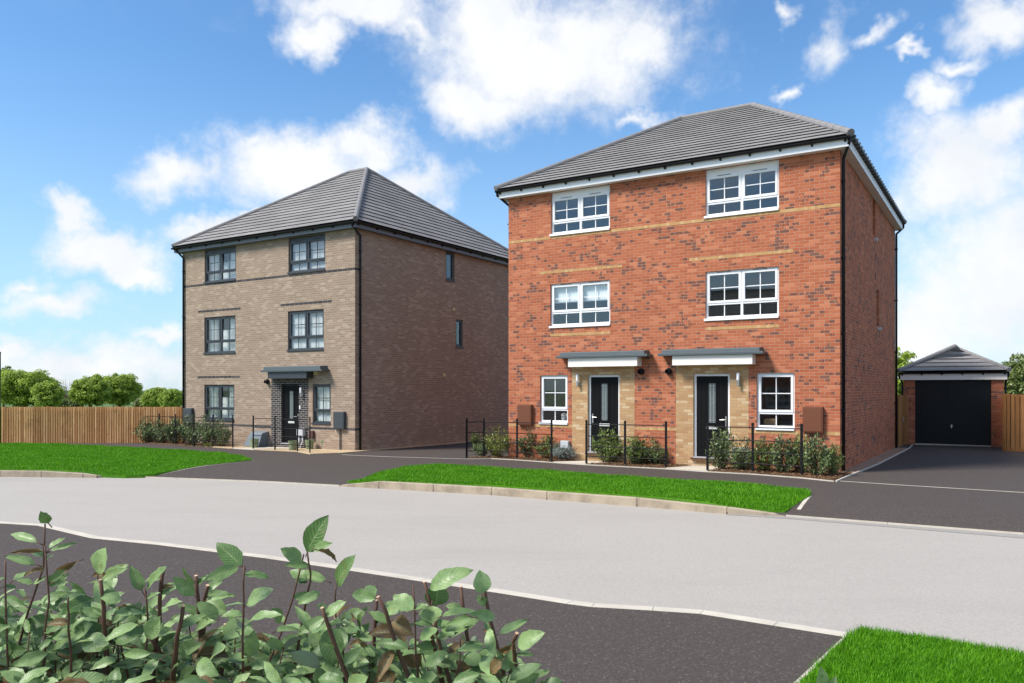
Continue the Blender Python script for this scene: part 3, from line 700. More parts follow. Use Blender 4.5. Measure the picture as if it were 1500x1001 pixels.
def canopy(par, bx0, bx1, zb, sx0, sx1, z0, z1, boxm, slabm):
    zm = z0+(z1-z0)*.42
    o = MB().box(sx0, sx1, -.38, 0, z0, zm).build('canopy', slabm, par, bevel=.006)
    m = MB(); lo = [(sx0+.09, -.345, zm), (sx1-.09, -.345, zm), (sx1-.09, 0, zm), (sx0+.09, 0, zm)]
    hi = [(sx0+.10, -.335, z1), (sx1-.10, -.335, z1), (sx1-.10, 0, z1+.03), (sx0+.10, 0, z1+.03)]
    m.hexa(lo, hi).build('canopy_top', slabm, o, bevel=.006)
    MB().box(bx0, bx1, -.31, 0, zb, z0-.001).build('canopy_box', boxm, o, bevel=.004)
    return o
def surround(par, x0, x1, z0, z1, dx0, dx1, dz0, dz1, mat):
    mb = MB(); skin(mb, x0, x1, z0, z1, [(dx0, dx1, dz0, dz1)], lambda u, d, z: (u, -.004+d, z), .10)
    mb.face([(x1,-.004,z0),(x1,.002,z0),(x1,.002,z1),(x1,-.004,z1)]); mb.face([(x0,-.004,z0),(x0,-.004,z1),(x0,.002,z1),(x0,.002,z0)])
    return mb.build('door_surround', mat, par)
def band(par, x0, x1, z, mat, name='brick_band', h=.075): return MB().box(x0, x1, -.003, .01, z, z+h).build(name, mat, par)
def shell(par, Wd, D, z0, zt, front, side, mat):
    mb = MB()
    skin(mb, -Wd, 0, z0, zt, front, lambda u, d, z: (u, d, z), .10)
    skin(mb, 0, D, z0, zt, side, lambda u, d, z: (-d, u, z), .22)
    mb.face([(-Wd,D,z0),(-Wd,0,z0),(-Wd,0,zt),(-Wd,D,zt)]); mb.face([(0,D,z0),(-Wd,D,z0),(-Wd,D,zt),(0,D,zt)])
    o = mb.build('wall', mat, par)
    i = MB()
    for z in (-.05, 2.42, 4.92, zt+.0): i.box(-Wd+.12, -.12, .14, D-.1, z-.02, z)
    i.box(-Wd+.12, -.12, 3.4, 3.5, 0, zt-.03); i.box(-Wd/2-.05, -Wd/2+.05, .14, 3.4, 0, zt-.03)
    i.box(-.14, -.125, .14, .3, 0, zt-.03)
    i.build('interior', M['wall_in'], par); return o

WH, DH = 8.92, 10.7
def side_win(par, mat, y0, y1, z0, z1): return window(par, y0, y1, z0, z1, mat, wide=False, rot=True, bars=False, low=False)

# ---- the red brick pair of houses
red = empty('brick_house', (RC[0], RC[1], 0), TH); tag(red, 'three storey orange red brick house pair with white windows and two black front doors', 'house')
rd = [(-6.39,-5.46,0,2.10), (-3.45,-2.53,0,2.10)]
rf = [(-7.53,-5.74,5.97,7.17), (-3.14,-1.36,5.97,7.17), (-7.55,-5.73,3.42,4.63), (-3.14,-1.36,3.42,4.63), (-7.88,-7.00,.75,2.10), (-1.88,-1.00,.75,2.10)]
rs = [(5.25,5.85,6.12,7.17), (6.05,6.62,3.60,4.65)]
shell(red, WH, DH, -.7, 7.175, rf + [(a+.0-.02, b+.02, c-.05, d+.02) for a, b, c, d in rd], rs, M['red'])
wn_ = ['upper left window', 'upper right window', 'middle left window with a roller blind', 'middle right window', 'ground floor left window', 'ground floor right window']
for k, (a, b, c, d) in enumerate(rf):
    window(red, a, b, c, d, M['white'], wide=k < 4, head=.15 if k < 2 else 0, blind='roller' if k == 2 else None, label='white '+wn_[k], lower=.31 if k < 4 else .27)
for s_ in rs: side_win(red, M['white'], *s_).location = (-.11, 0, 0)
for k, (a, b, c, d) in enumerate(rd):
    surround(red, (-6.87,-3.90)[k], (-5.03,-2.07)[k], -.5, 2.45, a, b, c-.02, d, M['yellow'])
    door(red, a, b, c, d, M['white'], k == 1)
    MB().box(a-.05, b+.05, -.10, -.005, -.03, .0).build('door_step', M['dark_brown'], red)
    lamp(red, (-6.66,-2.30)[k], 1.96)
canopy(red, -6.83, -4.83, 2.31, -7.17, -4.53, 2.55, 2.70, M['white_paint'], M['canopy'])
canopy(red, -3.89, -1.90, 2.31, -4.25, -1.63, 2.55, 2.70, M['white_paint'], M['canopy'])
for x in (-4.84, -4.09): vent(red, x, 2.17)
meter(red, -8.56, -8.10, .70, 1.28, M['brown_box']); meter(red, -.80, -.35, .71, 1.31, M['brown_box'])
for a, b in ((-8.92,-7.56), (-7.53,-5.74), (-5.71,-3.17), (-3.14,-1.36), (-1.36,.0)): band(red, a, b, 5.885, M['yband'])
for a, b in ((-7.90,-5.39), (-3.55,-1.03)): band(red, a, b, 4.93, M['yband'])
for a, b in ((-7.55,-5.73), (-3.14,-1.36)): band(red, a, b, 3.18, M['yband'])
for a, b in ((-8.92,-8.57), (-8.08,-6.87), (-5.03,-3.90), (-2.07,-.82), (-.33,.0)): band(red, a, b, .655, M['yband'])
MB().box(-.0, .003, 0, .105, 5.885, 5.96).build('brick_band', M['yband'], red)
roof_set(red, -WH, 0, DH, .215, 7.17, 7.365, 7.41, (-5.68,5.35,10.42), (-3.39,5.35,10.42), 19, M['white'], M['soffit'], bracket=.68)
# shaped tile ends along the right-hand eaves
m = MB(); y = -.15
while y < DH+.2:
    m.tube([(.16, y+.09, 7.50), (.325, y+.09, 7.385)], .052, 8); y += .33
m.build('eaves_tile_ends', M['grey_box'], red)
downpipe(red, (.235, -.24, 7.36), (1, 0), (.05, .16), -.30, 0)
downpipe(red, (.235, DH+.24, 7.36), (1, 0), (.05, DH-.10), -.36, 0)
downpipe(red, (-WH-.235, -.24, 7.36), (-1, 0), (-WH-.05, .16), -.30, 0)
for y, z in ((5.85, 5.55), (6.62, 3.35), (2.62, 2.42), (3.61, 2.27), (5.80, 5.0)):
    MB().box(0, .012, y-.035, y+.035, z-.10, z+.10).build('weep_vent', M['dark_brown'], red)
for y, z in ((5.62, 6.02), (6.40, 3.50)):
    o = MB().tube([(-.02, y, z), (.09, y, z-.01)], .05, 12).build('extract_outlet', M['pale_box'], red)
o = MB().box(-7.17, -6.93, -.12, -.006, .10, .30).build('pipe_cover', M['pale_box'], red, bevel=.01)
MB().tube([(-6.95, -.10, .12), (-6.86, -.11, .05), (-6.80, -.10, -.12)], .014, 8).build('pipe', M['pale_box'], o)
o = MB().box(-2.45, -2.05, -.13, -.006, .02, .30).build('pipe_cover', M['pale_box'], red, bevel=.01)
MB().box(-5.15, -4.75, -.16, -.0, -.2, .10).build('ground_box', M['dark_brown'], red, bevel=.02)
MB().box(-7.36, -7.16, .30, .40, .80, 1.02).lathe([(.03,0),(.06,.03),(.075,.10),(.05,.16),(.025,.19),(.055,.24),(0,.25)], (-7.27, .28, .80), n=12).build('window_ornament', M['white_paint'], red)
MB().box(-1.78, -1.48, .30, .5, .80, 1.00).build('window_box', M['cardboard'], red)

# ---- the brown brick house
lft = empty('brick_house', (LC[0], LC[1], -.19), TH); tag(lft, 'three storey pale brown brick house with dark grey windows and a charcoal brick door surround', 'house')
Z = .19
lf_ = [(-7.60,-5.83,5.88,7.14), (-3.10,-1.34,5.90,7.14), (-7.62,-5.85,3.22,4.60), (-3.13,-1.41,3.22,4.60), (-7.62,-5.92,.73,2.07), (-1.93,-1.09,.73,2.07)]
ls = [(4.95,5.52,6.02,7.14), (5.60,6.08,3.50,4.60)]
ld = (-3.46,-2.58,.0,2.08)
shell(lft, WH, DH, -.7, 7.145, lf_ + [(ld[0]-.02, ld[1]+.02, -.05, 2.10)], ls, M['buff'])
for k, (a, b, c, d) in enumerate(lf_):
    window(lft, a, b, c, d, M['grey_frame'], wide=k < 5, head=.12 if k < 2 else 0, blind=('curtain','slat','curtain','slat','curtain','slat')[k], label='dark grey '+wn_[k].split(' with')[0], lower=.30)
for s_ in ls: side_win(lft, M['grey_frame'], *s_)
surround(lft, -3.96, -2.13, -.5, 2.45, *ld[:2], -.02, 2.08, M['grey_brick'])
door(lft, *ld, M['black'], True)
canopy(lft, -3.79, -1.90, 2.27, -4.07, -1.14, 2.50, 2.67, M['grey_frame'], M['canopy'])
lamp(lft, -2.40, 1.80); vent(lft, -4.13, 2.17, .09)
meter(lft, -.87, -.39, .58, 1.16, M['grey_box']); meter(lft, -8.74, -8.23, .60, 1.18, M['grey_box'])
MB().tube([(-.63, -.04, .58), (-.63, -.04, -.2)], .022, 8).build('pipe', M['grey_box'], lft)
MB().box(-1.83, -1.66, -.05, 0, 2.38, 2.50).build('overflow_outlet', M['cream'], lft)
MB().box(-2.54, -2.49, -.03, -.004, 1.22, 1.34).build('doorbell', M['white'], lft)
o = MB().box(-2.56, -2.26, -.14, -.005, .32, .55).build('pipe_cover', M['pale_box'], lft, bevel=.01)
for x in (-2.50, -2.33): MB().tube([(x, -.07, .33), (x, -.07, .10), (x-.06, -.10, -.02), (x-.08, -.10, -.15)], .028, 8).build('pipe', M['pale_box'], o, smooth=True)
MB().box(-2.03, -1.83, -.09, 0, .24, .50).build('gas_box', M['dark_brown'], lft, bevel=.015)
MB().hexa([(-4.95,-.42,-.12),(-4.15,-.42,-.12),(-4.15,-.0,-.12),(-4.95,-.0,-.12)], [(-4.70,-.30,.36),(-4.08,-.30,.36),(-4.08,-.0,.42),(-4.70,-.0,.42)]).build('meter_hood', M['hopper'], lft, bevel=.02)
for a, b in ((-8.92,-7.63), (-7.60,-5.83), (-5.80,-3.13), (-3.10,-1.34), (-1.34,0)): band(lft, a, b, 5.80 if a not in (-7.60,-3.10) else 5.79, M['gband'])
for a, b, z in ((-7.99,-5.58,4.80), (-3.49,-1.04,4.80), (-7.99,-5.60,2.32)): band(lft, a, b, z, M['gband'])
for a, b in ((-8.92,-8.76), (-8.21,-3.96), (-2.13,-.89), (-.37,0)): band(lft, a, b, .55, M['gband'])
for z in (5.80, .55): MB().box(0, .003, 0, .26, z, z+.075).build('brick_band', M['gband'], lft)
roof_set(lft, -WH, 0, DH, .215, 7.14, 7.30, 7.36, (-5.30,5.35,10.94), (-4.34,5.35,10.94), 18, M['grey_fascia'], M['grey_fascia'], gut_sides=('right',), bracket=.9)
downpipe(lft, (.10, -.24, 7.30), (1, 0), (.05, .20), -.16, 0)
downpipe(lft, (-WH-.02, -.26, 7.30), (0, 1), (-WH+.12, -.05), -.16, 0)
for y, z in ((5.43, 4.98), (4.82, 2.45)): MB().box(0, .05, y-.06, y+.06, z-.07, z+.05).build('overflow_outlet', M['cream'], lft)

# ---- garage
gar = empty('garage', (GC[0], GC[1], -.31), TH); tag(gar, 'detached red brick garage with hipped grey tiled roof and ribbed black up and over door', 'garage')
gx0, gx1, gt = -.38, 2.79, 2.36
mb = MB(); skin(mb, gx0, gx1, -.3, gt, [(0, 2.41, -.3, gt-.001)], lambda u, d, z: (u, d, z), .22)
mb.face([(gx0,5.6,-.3),(gx0,0,-.3),(gx0,0,gt),(gx0,5.6,gt)]); mb.face([(gx1,0,-.3),(gx1,5.6,-.3),(gx1,5.6,gt),(gx1,0,gt)]); mb.face([(gx1,5.6,-.3),(gx0,5.6,-.3),(gx0,5.6,gt),(gx1,5.6,gt)])
mb.build('wall', M['red'], gar)
m = MB(); n = 26
for k in range(n):
    x = .0+2.41*k/n; w = 2.41/n; m.box(x, x+w*.62, .06, .10, .03, gt-.02); m.box(x+w*.62, x+w, .088, .10, .03, gt-.02)
M['gdoor'] = plain('black_ribbed_steel', (.011, .011, .012), .5, var=.1, spec=.3)
gd = m.build('garage_door', M['gdoor'], gar)
MB().box(1.16, 1.20, .035, .06, .62, .74).tube([(1.18, .05, .70), (1.18, .02, .70), (1.23, .02, .70)], .010, 6).build('handle', M['chrome'], gd)
MB().box(-.0, 2.41, .0, .12, -.05, .025).build('door_step', M['edging'], gar)
roof_set(gar, gx0, gx1, 5.6, .10, gt, gt+.26, gt+.31, ((gx0+gx1)/2, 1.70, 3.62), ((gx0+gx1)/2+.001, 3.9, 3.62), 6, M['white_paint'], M['soffit'], bracket=.6, capr=.078)
downpipe(gar, (gx0-.14, -.10, gt+.26), (-1, 0), (gx0-.05, .10), -.1, 0)
downpipe(gar, (gx1+.14, -.10, gt+.26), (1, 0), (gx1+.05, .10), -.1, 0)
#PART3
opp = empty('opposite_house', (-20, 3, -.3), math.radians(135)); tag(opp, 'gabled brick house across the road, seen only as a reflection in the middle right window', 'house')
oh = [(-8,-6.6,.9,2.1), (-3,-1.6,.9,2.1), (-8,-6.6,3.4,4.6), (-3,-1.6,3.4,4.6)]
shell(opp, 9.0, 8.0, -.4, 5.2, oh + [(-5.2,-4.3,-.1,2.1)], [], M['red'])
for q in oh: window(opp, *q, M['white'])
door(opp, -5.2, -4.3, 0, 2.1, M['white'], True)
roof_set(opp, -9, 0, 8.0, .215, 5.2, 5.4, 5.44, (-8.6,4,8.4), (-.4,4,8.4), 16, M['white'], M['soffit'])
# ------------------------------------------------------------------ timber fences and gate
def board_fence(name, p0, p1, z0a, z0b, za, zb, mat, label, bw=.092, step=.046, gap=0.0, seed=1, thing=True, par=None, trel=False):
    r = random.Random(seed); p0 = np.array(p0); p1 = np.array(p1); L = np.linalg.norm(p1-p0); ang = math.atan2(p1[1]-p0[1], p1[0]-p0[0])
    e = empty(name, (p0[0], p0[1], z0a), ang); tag(e, label, 'gate' if 'gate' in name else 'fence')
    m = MB(); tone = []; x = 0; k = 0
    while x < L:
        f = x/L; b = (z0b-z0a)*f; t = za+(zb-za)*f-z0a + r.uniform(-.006, .006); y = -.012 if k % 2 else .034; w = step*(1.42 if k % 2 else 1.45)*r.uniform(.93, 1.05)
        x += 0 if k % 2 else .0
        tl = r.uniform(-.004, .004)
        m.hexa([(x+tl, y-.009, b), (x+w+tl, y-.009, b), (x+w+tl, y+.009, b), (x+tl, y+.009, b)], [(x, y-.009, t), (x+w, y-.009, t), (x+w, y+.009, t), (x, y+.009, t)])
        tone += [r.random()]*6; x += step; k += 1
    o = m.build('board_panel', mat, e)
    a = o.data.attributes.new('tone', 'FLOAT', 'FACE'); a.data.foreach_set('value', tone)
    rl = MB()
    for fr in (.22, .55, .86):
        h0 = (za-z0a)*fr; h1 = (z0b-z0a)+(zb-z0b)*fr; rl.hexa([(0,.045,h0-.035),(L,.045,h1-.035),(L,.07,h1-.035),(0,.07,h0-.035)], [(0,.045,h0+.035),(L,.045,h1+.035),(L,.07,h1+.035),(0,.07,h0+.035)])
    rl.build('rail', mat, e)
    n = max(1, int(L/2.4))
    for q in range(n+1):
        f = q/n; MB().box(L*f-.05, L*f+.05, .071, .16, (z0b-z0a)*f-.2, za-z0a+(zb-za)*f+.02).build('post', mat, e)
    return e
A0 = np.array([-750/F*30.6, 30.6]); A1 = np.array([-480/F*31.0, 31.0]); dA = A1-A0
P0 = A0-dA*.5; P1 = A1
zt = lambda p: 1.72-26.3*p[1]/F
board_fence('timber_fence', P0, P1, g(*P0)-.05, g(*P1)+.02, zt(P0), zt(P1), M['wood'], 'long close boarded timber fence behind the lawn, left of the brown house', seed=3)
B0 = W(RC, 3.17, 10.9); B1 = B0+EX*9; G1 = W(GC, 2.84, .3)
board_fence('timber_fence', B0, B1, g(*B0)+.05, g(*B1)+.05, 1.54, 1.54, M['wood2'], 'dark brown boarded timber fence to the right of the garage', bw=.13, step=.066, seed=5)
board_fence('timber_fence', G1, B0+EX*.01, g(*G1)+.05, g(*B0)+.05, 1.54, 1.54, M['wood2'], 'short return of brown boarded fence between the garage wall and the fence on its right', bw=.13, step=.066, seed=6)
MB().box(0, 9, -.03, .0, -.12, .04).build('gravel_board', M['wood2'], [o for o in bpy.data.objects if o.name.startswith('timber_fence')][1])
Q0 = W(RC, .06, 10.86); Q1 = W(RC, .10, 12.2); Q2 = W(RC, .14, 13.3)
board_fence('garden_gate', Q0, Q1, g(*Q0)+.04, g(*Q1)+.04, 1.50, 1.50, M['wood2'], 'narrow brown timber side gate between the red house and the garage', bw=.13, step=.066, seed=8)
gt_ = [o for o in bpy.data.objects if o.name.startswith('garden_gate')][0]
MB().box(1.12, 1.19, -.05, -.02, .85, 1.0).tube([(1.15, -.03, .93), (1.15, -.08, .93), (1.08, -.08, .93)], .012, 6).build('latch', M['chrome'], gt_)
board_fence('timber_fence', Q1, Q2, g(*Q1)+.04, g(*Q2)+.04, 1.46, 1.46, M['wood2'], 'short piece of brown timber fence beside the garage left wall, next to the side gate', bw=.13, step=.066, seed=9)
# slim green marker post at the far left of the lawn
pz = gp(-1.5, 651)
o = MB().box(-.045, .045, -.045, .045, -.1, 3.45).box(-.05, .05, -.05, .05, 3.45, 3.5).build('marker_post', M['green_paint']); o.location = (pz[0], pz[1], g(*pz)); tag(o, 'tall slim dark green post at the left edge of the lawn by the timber fence', 'post')

# ------------------------------------------------------------------ black estate railings
def railing(pts, label, hts=1.14):
    P = [np.array(gp(*p)) for p in pts]; o0 = P[0]; e = empty('estate_railing', (o0[0], o0[1], g(*o0))); tag(e, label, 'railing', 'black estate railings in front of the houses')
    L = [np.array([*(p-o0), g(*p)-g(*o0)]) for p in P]
    for k, p in enumerate(L):
        q = L[min(k+1, len(L)-1)]-L[max(k-1, 0)]; a = math.atan2(q[1], q[0])
        b = MB().box(-.028, .028, -.010, .010, -.25, hts).box(-.028, .028, -.012, .012, hts, hts+.012).build('post', M['black_metal'], e)
        b.location = tuple(p); b.rotation_euler = (0, 0, a)
    for z in (.23, .48, .75, 1.05):
        MB().tube([(p[0], p[1]-.014, p[2]+z+(.0 if k % 2 else -.008)) for k, p in enumerate(L)], .013, 6).build('rail', M['black_metal'], e)
railing([(187,647.7),(210,648.8),(233,650.2),(257,652),(284,654.2),(312,655.4),(341,656.8)], 'black estate railing with seven posts along the dark hedge of the brown house')
railing([(371,658.7),(402.8,660.2),(435.8,662.2),(454,664.9)], 'black estate railing with four posts round the gravel strip of the brown house')
railing([(683.6,672.4),(709,671.6),(757.4,674),(808,677.8)], 'black estate railing with four posts left of the path to the left red house door')
railing([(859,680.8),(915.6,683.8),(975.6,686.8)], 'black estate railing with three posts between the two paths of the red house')
railing([(1036.4,690.9),(1102.6,694),(1174.2,698.5)], 'black estate railing with three posts right of the path to the right red house door')
# plant pots on the gravel
pot0 = None
for px, py, r_, lb in ((372.5,657,.15,'sage green pot left of the charcoal brick doorway, behind the railing gap'), (429,660.5,.15,'sage green pot in front of the black door of the brown house'), (453.5,659,.15,'sage green pot between two railing posts right of the brown house door'), (475,658.6,.12,'smallest sage green pot, below the dark grey meter box of the brown house')):
    p = gp(px, py-1.2, .03); h = .30
    if pot0 is None:
        o = pot0 = MB().lathe([(0,0), (.78,0), (.94,1.55), (1.0,1.60), (1.0,1.95), (.90,1.95), (.88,1.7), (0,1.7)], n=20).build('plant_pot', M['pot'])
        MB().lathe([(0,1.70), (.88,1.72)], n=14).build('soil', M['mulch'], o)
    else: o = copy_tree(pot0)
    o.location = (p[0], p[1], g(*p)+.02); o.scale = (r_, r_, .16 if r_ > .13 else .15); tag(o, lb, 'plant pot', 'green pots on the gravel')

# ------------------------------------------------------------------ plants
LV_ = np.array([(0,0,0),(.35,-.5,.05),(.35,.5,.05),(1,0,-.06),(.75,-.32,.01),(.75,.32,.01)])
LF_ = np.array([(0,1,2,2),(1,4,5,2),(4,3,5,5)]); LF3 = np.array([(0,1,2),(1,4,2),(4,5,2),(4,3,5)])
def unit(v): return v/(np.linalg.norm(v, axis=-1, keepdims=True)+1e-9)
def shrub(seed, rad, h, mat, n, ll, lw_, up=.5, sprigs=26, name='shrub'):
    r = np.random.default_rng(seed); e = empty(name, (0,0,0)); st = MB(); Ps, Ds = [], []
    for k in range(sprigs):
        a = r.uniform(0, 2*PI); q = r.random()**.6; top = np.array([math.cos(a)*rad*q, math.sin(a)*rad*q, h*(1-.45*q**2)*r.uniform(.62, 1.08)])
        b = np.array([math.cos(a)*rad*.18*q, math.sin(a)*rad*.18*q, -.03]); c = (b+top)/2+r.normal(0, .05, 3)*[1,1,.2]+np.array([math.cos(a), math.sin(a), 0])*rad*.12
        path = [b, c, top]; st.tube(path, [.009, .006, .003], 5)
        m_ = n//sprigs; t = r.random(m_)**.55*.95+.05
        p = (1-t)[:,None]**2*b + 2*(t*(1-t))[:,None]*c + (t**2)[:,None]*top
        d = unit(top-c)[None]*.6 + unit(r.normal(0, 1, (m_,3)))*1.0; d[:,2] += up*.5
        Ps.append(p+unit(d)*.03*r.random((m_,1))+r.normal(0, rad*.10, (m_,3))*[1,1,.6]); Ds.append(d)
    P = np.concatenate(Ps); D = np.concatenate(Ds); P[:,2] = np.maximum(P[:,2], .03); N = unit(r.normal(0, .6, P.shape)+[0,0,1]+unit(P-[0,0,h*.35])*.7)
    V, Fc, _ = scatter(LV_, LF3, P, D, N, ll*r.uniform(.6, 1.25, len(P)), lw_*r.uniform(.7, 1.2, len(P)))
    clump = .5+.5*np.sin(P[:,0]*17+seed)*np.sin(P[:,1]*15+seed*2)*np.cos(P[:,2]*13)
    np_mesh('foliage', V, Fc, mat, e, attr=np.repeat(np.clip(.55*r.random(len(P))+.45*clump, 0, 1), 4))
    st.build('stems', M['stem'], e); return e
kinds = {'dark': [shrub(11, .42, .85, M['leaf_a'], 1500, .085, .036), shrub(12, .42, .85, M['leaf_a'], 1300, .08, .034)], 'mid': [shrub(13, .42, .85, M['leaf_d'], 1500, .085, .036), shrub(14, .42, .85, M['leaf_d'], 1400, .09, .038)],
         'lime': [shrub(15, .38, .9, M['leaf_b'], 1400, .05, .022, .9, 34)], 'silver': [shrub(16, .42, .6, M['leaf_c'], 3000, .075, .016, .9, 60)]}
used = set()
def put(kind, px, pb, ptop, wpx, label, rz=0.0, group='shrubs in the beds of the red house', off=bz):
    p = gp(px, pb, off); h = (pb-ptop)*p[1]/F; w = wpx*p[1]/F; ks = kinds[kind]; src = ks[int(px) % len(ks)]
    if src.name in used: e = copy_tree(src)
    else: e = src; used.add(src.name)
    hh = {'silver': .6, 'lime': .9}.get(kind, .85); ww = {'lime': .76}.get(kind, .84)
    bk = (.05 if kind == 'silver' else .30) if 'red' in group else .62; p = (p[0]+EY[0]*bk, p[1]+EY[1]*bk); e.location = (p[0], p[1], g(*p)+off-.01); e.scale = (w/ww*1.05, w/ww*1.05, h/hh*(.93+.12*((int(px)*7) % 5)/4)); e.rotation_euler = (0, 0, rz+px); tag(e, label, 'shrub', group); return e
rg = 'shrubs in the beds of the red house'
put('dark', 699, 669, 643, 28, 'low dark shrub at the left end of the red house bed, by the first post')
put('lime', 720, 670.5, 619, 44, 'tall lime green shrub behind the second railing post left of the red house')
put('dark', 742, 670, 640, 30, 'dark shrub between the lime shrub and the red house left corner')
put('dark', 768, 671.5, 628, 46, 'large dark green shrub below the left brown meter box')
put('mid', 795, 673, 636, 40, 'mid green shrub below the white ground floor window on the left')
put('silver', 828, 673.5, 648, 44, 'silver grey low shrub left of the left red house doorway')
put('mid', 882, 678, 631, 46, 'leafy green shrub in front of the left black door of the red house')
put('mid', 925, 681, 638, 44, 'green shrub below the left round black outlet, by the middle railing post')
put('dark', 953, 681, 642, 36, 'dark green shrub below the right round black outlet')
put('mid', 979, 678, 662, 28, 'small low bright green shrub by the yellow brick beside the right path')
put('dark', 1052, 688, 630, 44, 'tall dark shrub in front of the right black door of the red house')
put('dark', 1083, 690, 640, 42, 'dark green shrub left of the middle post of the right railing')
put('mid', 1113, 692, 643, 40, 'mid green shrub right of the middle post of the right railing')
put('dark', 1142, 694, 640, 44, 'dark green shrub below the right ground floor window of the red house')
put('mid', 1168, 694, 634, 38, 'loose tall green shrub left of the right brown meter box, at the end post')
put('dark', 1192, 698, 640, 44, 'large dark shrub below the right brown meter box')
put('mid', 1217, 697, 655, 32, 'loose olive green shrub nearest the right corner of the red house')
lgp = 'hedge plants along the brown house'
for px, pb, pt, w, lb in ((184,648,612,30,'leftmost dark shrub of the brown house bed, in front of the timber fence'), (202,649,610,32,'dark shrub between the first two posts of the left railing'), (222,650,613,32,'dark shrub beside the second post of the left railing'),
                          (243,651,612,32,'dark shrub between the third and fourth posts of the left railing'), (266,653,611,34,'dark shrub in front of the left dark grey meter box'), (290,654,609,36,'dark shrub left of the dark grey ground floor window'), (310,655,614,30,'dark shrub at the right end of the brown house bed')):
    put('dark', px-9, pb, pt, w, lb, group=lgp)
put('mid', 350, 654.5, 642, 20, 'small low green shrub on the gravel left of the slab path', group=lgp)
put('lime', 282, 655.5, 649, 12, 'tiny lime green plant at the foot of the brown house hedge', group=lgp)
put('mid', 682, 657, 634, 16, 'small grey green shrub against the side wall of the brown house', group=lgp)

# ------------------------------------------------------------------ trees
def tree(px, wpx, ptop, Y, mat, label, seed, n=9000, ls=.34, base=None, squash=.85, name='tree', low=.12, grp='trees beyond the timber fence'):
    r = np.random.default_rng(seed); x = (px-750)/F*Y; zt_ = 1.72+(570-ptop)*Y/F; z0 = base if base is not None else g(max(-40, min(40, x)), min(60, Y))-.45
    h = zt_-z0; R = wpx*Y/F/2; e = empty(name, (x, Y, z0)); tag(e, label, 'tree', grp)
    nc = 280; c = []
    cz = h*(low+1)/2; hz = h*(1-low)/2
    while len(c) < nc:
        v = unit(r.normal(0, 1, 3)); q = r.uniform(.40, .93); s = .9 if v[2] > -.2 else .95
        c.append(np.array([v[0]*R*q*s, v[1]*R*q*s, cz+v[2]*hz*q]))
    c = np.array(c); cr = r.uniform(.09, .19, nc)*R*1.05
    idx = r.integers(0, nc, n); v = unit(r.normal(0, 1, (n,3))); v[:,2] = np.where(v[:,2] < -.3, -v[:,2], v[:,2])
    P = c[idx]+v*cr[idx][:,None]*r.uniform(.55, 1.45, (n,1))*[1,1,squash]; D = unit(np.cross(v, r.normal(0,1,(n,3))))+[0,0,-.25]; N = v+r.normal(0,.45,(n,3))
    V, Fc, _ = scatter(LV_, LF3, P, D, N, ls*r.uniform(.6,1.3,n), ls*.6*r.uniform(.7,1.2,n))
    top = np.clip((P[:,2]-cz)/hz*.25+.25, 0, .5)
    np_mesh('crown', V, Fc, mat, e, attr=np.repeat(np.clip(r.random(n)*.5+r.random(nc)[idx]*.5, 0, 1), 4))
    t = MB(); t.tube([(0,0,-.3), (R*.03,0,h*.3), (0,R*.02,h*.6), (R*.05,0,h*.85)], [R*.085, R*.065, R*.045, R*.01], 8)
    for k in range(9):
        q = c[k*7 % nc]; s = h*r.uniform(.22, .5); t.tube([(0,0,s), (q[0]*.5, q[1]*.5, (s+q[2])/2+R*.05), tuple(q)], [R*.035, R*.022, R*.008], 6)
    t.build('trunk', M['bark'], e); return e
tree(36, 100, 541, 98, M['tree_a'], 'broad domed green tree at the far left above the timber fence', 21, 34000, .27)
tree(5, 40, 536, 112, M['tree_b'], 'darker tree top at the left edge behind the broad domed tree', 22, 7000, .36)
tree(70, 46, 558, 92, M['tree_a'], 'lower right shoulder tree beside the broad domed tree on the left', 24, 14000, .26)
tree(132, 62, 550, 100, M['tree_a'], 'round green tree, left one of the middle pair above the timber fence', 25, 24000, .26)
tree(174, 66, 547, 106, M['tree_a'], 'taller fresh green tree, right one of the middle pair above the timber fence', 26, 25000, .27)
tree(230, 44, 568, 100, M['tree_a'], 'small light green tree just left of the brown house', 27, 12000, .26)
tree(251, 38, 570, 94, M['tree_a'], 'light green tree half hidden by the left wall of the brown house', 28, 13000, .25)
tree(212, 34, 585, 112, M['tree_b'], 'lowest dark tree top in the gap between the middle pair and the brown house trees', 34, 5000, .28)
tree(100, 44, 586, 108, M['tree_b'], 'low dark bush top in the gap between the left tree and the middle pair', 35, 6000, .28)
o = tree(98, 26, 579, 115, M['tree_c'], 'low olive brown thicket tree between the left trees', 29, 2500, .34)
tw = MB(); r = random.Random(4)
for k in range(40):
    a = r.uniform(-1, 1); tw.tube([(a*.3, 0, 1.2), (a*1.0, r.uniform(-.5,.5), 2.6), (a*1.6+r.uniform(-.2,.2), 0, r.uniform(3.2, 4.6))], [.03, .02, .008], 4)
tw.build('bare_twigs', M['bark'], o)
tree(1318, 62, 506, 48, M['tree_a'], 'bright green tree between the red house and the garage roof', 31, 5200, .20, grp='trees behind the garage', low=.2)
tree(1497, 84, 515, 44, M['tree_b'], 'dark glossy tree with yellowish new leaves right of the garage', 32, 9000, .19, grp='trees behind the garage', low=.1)
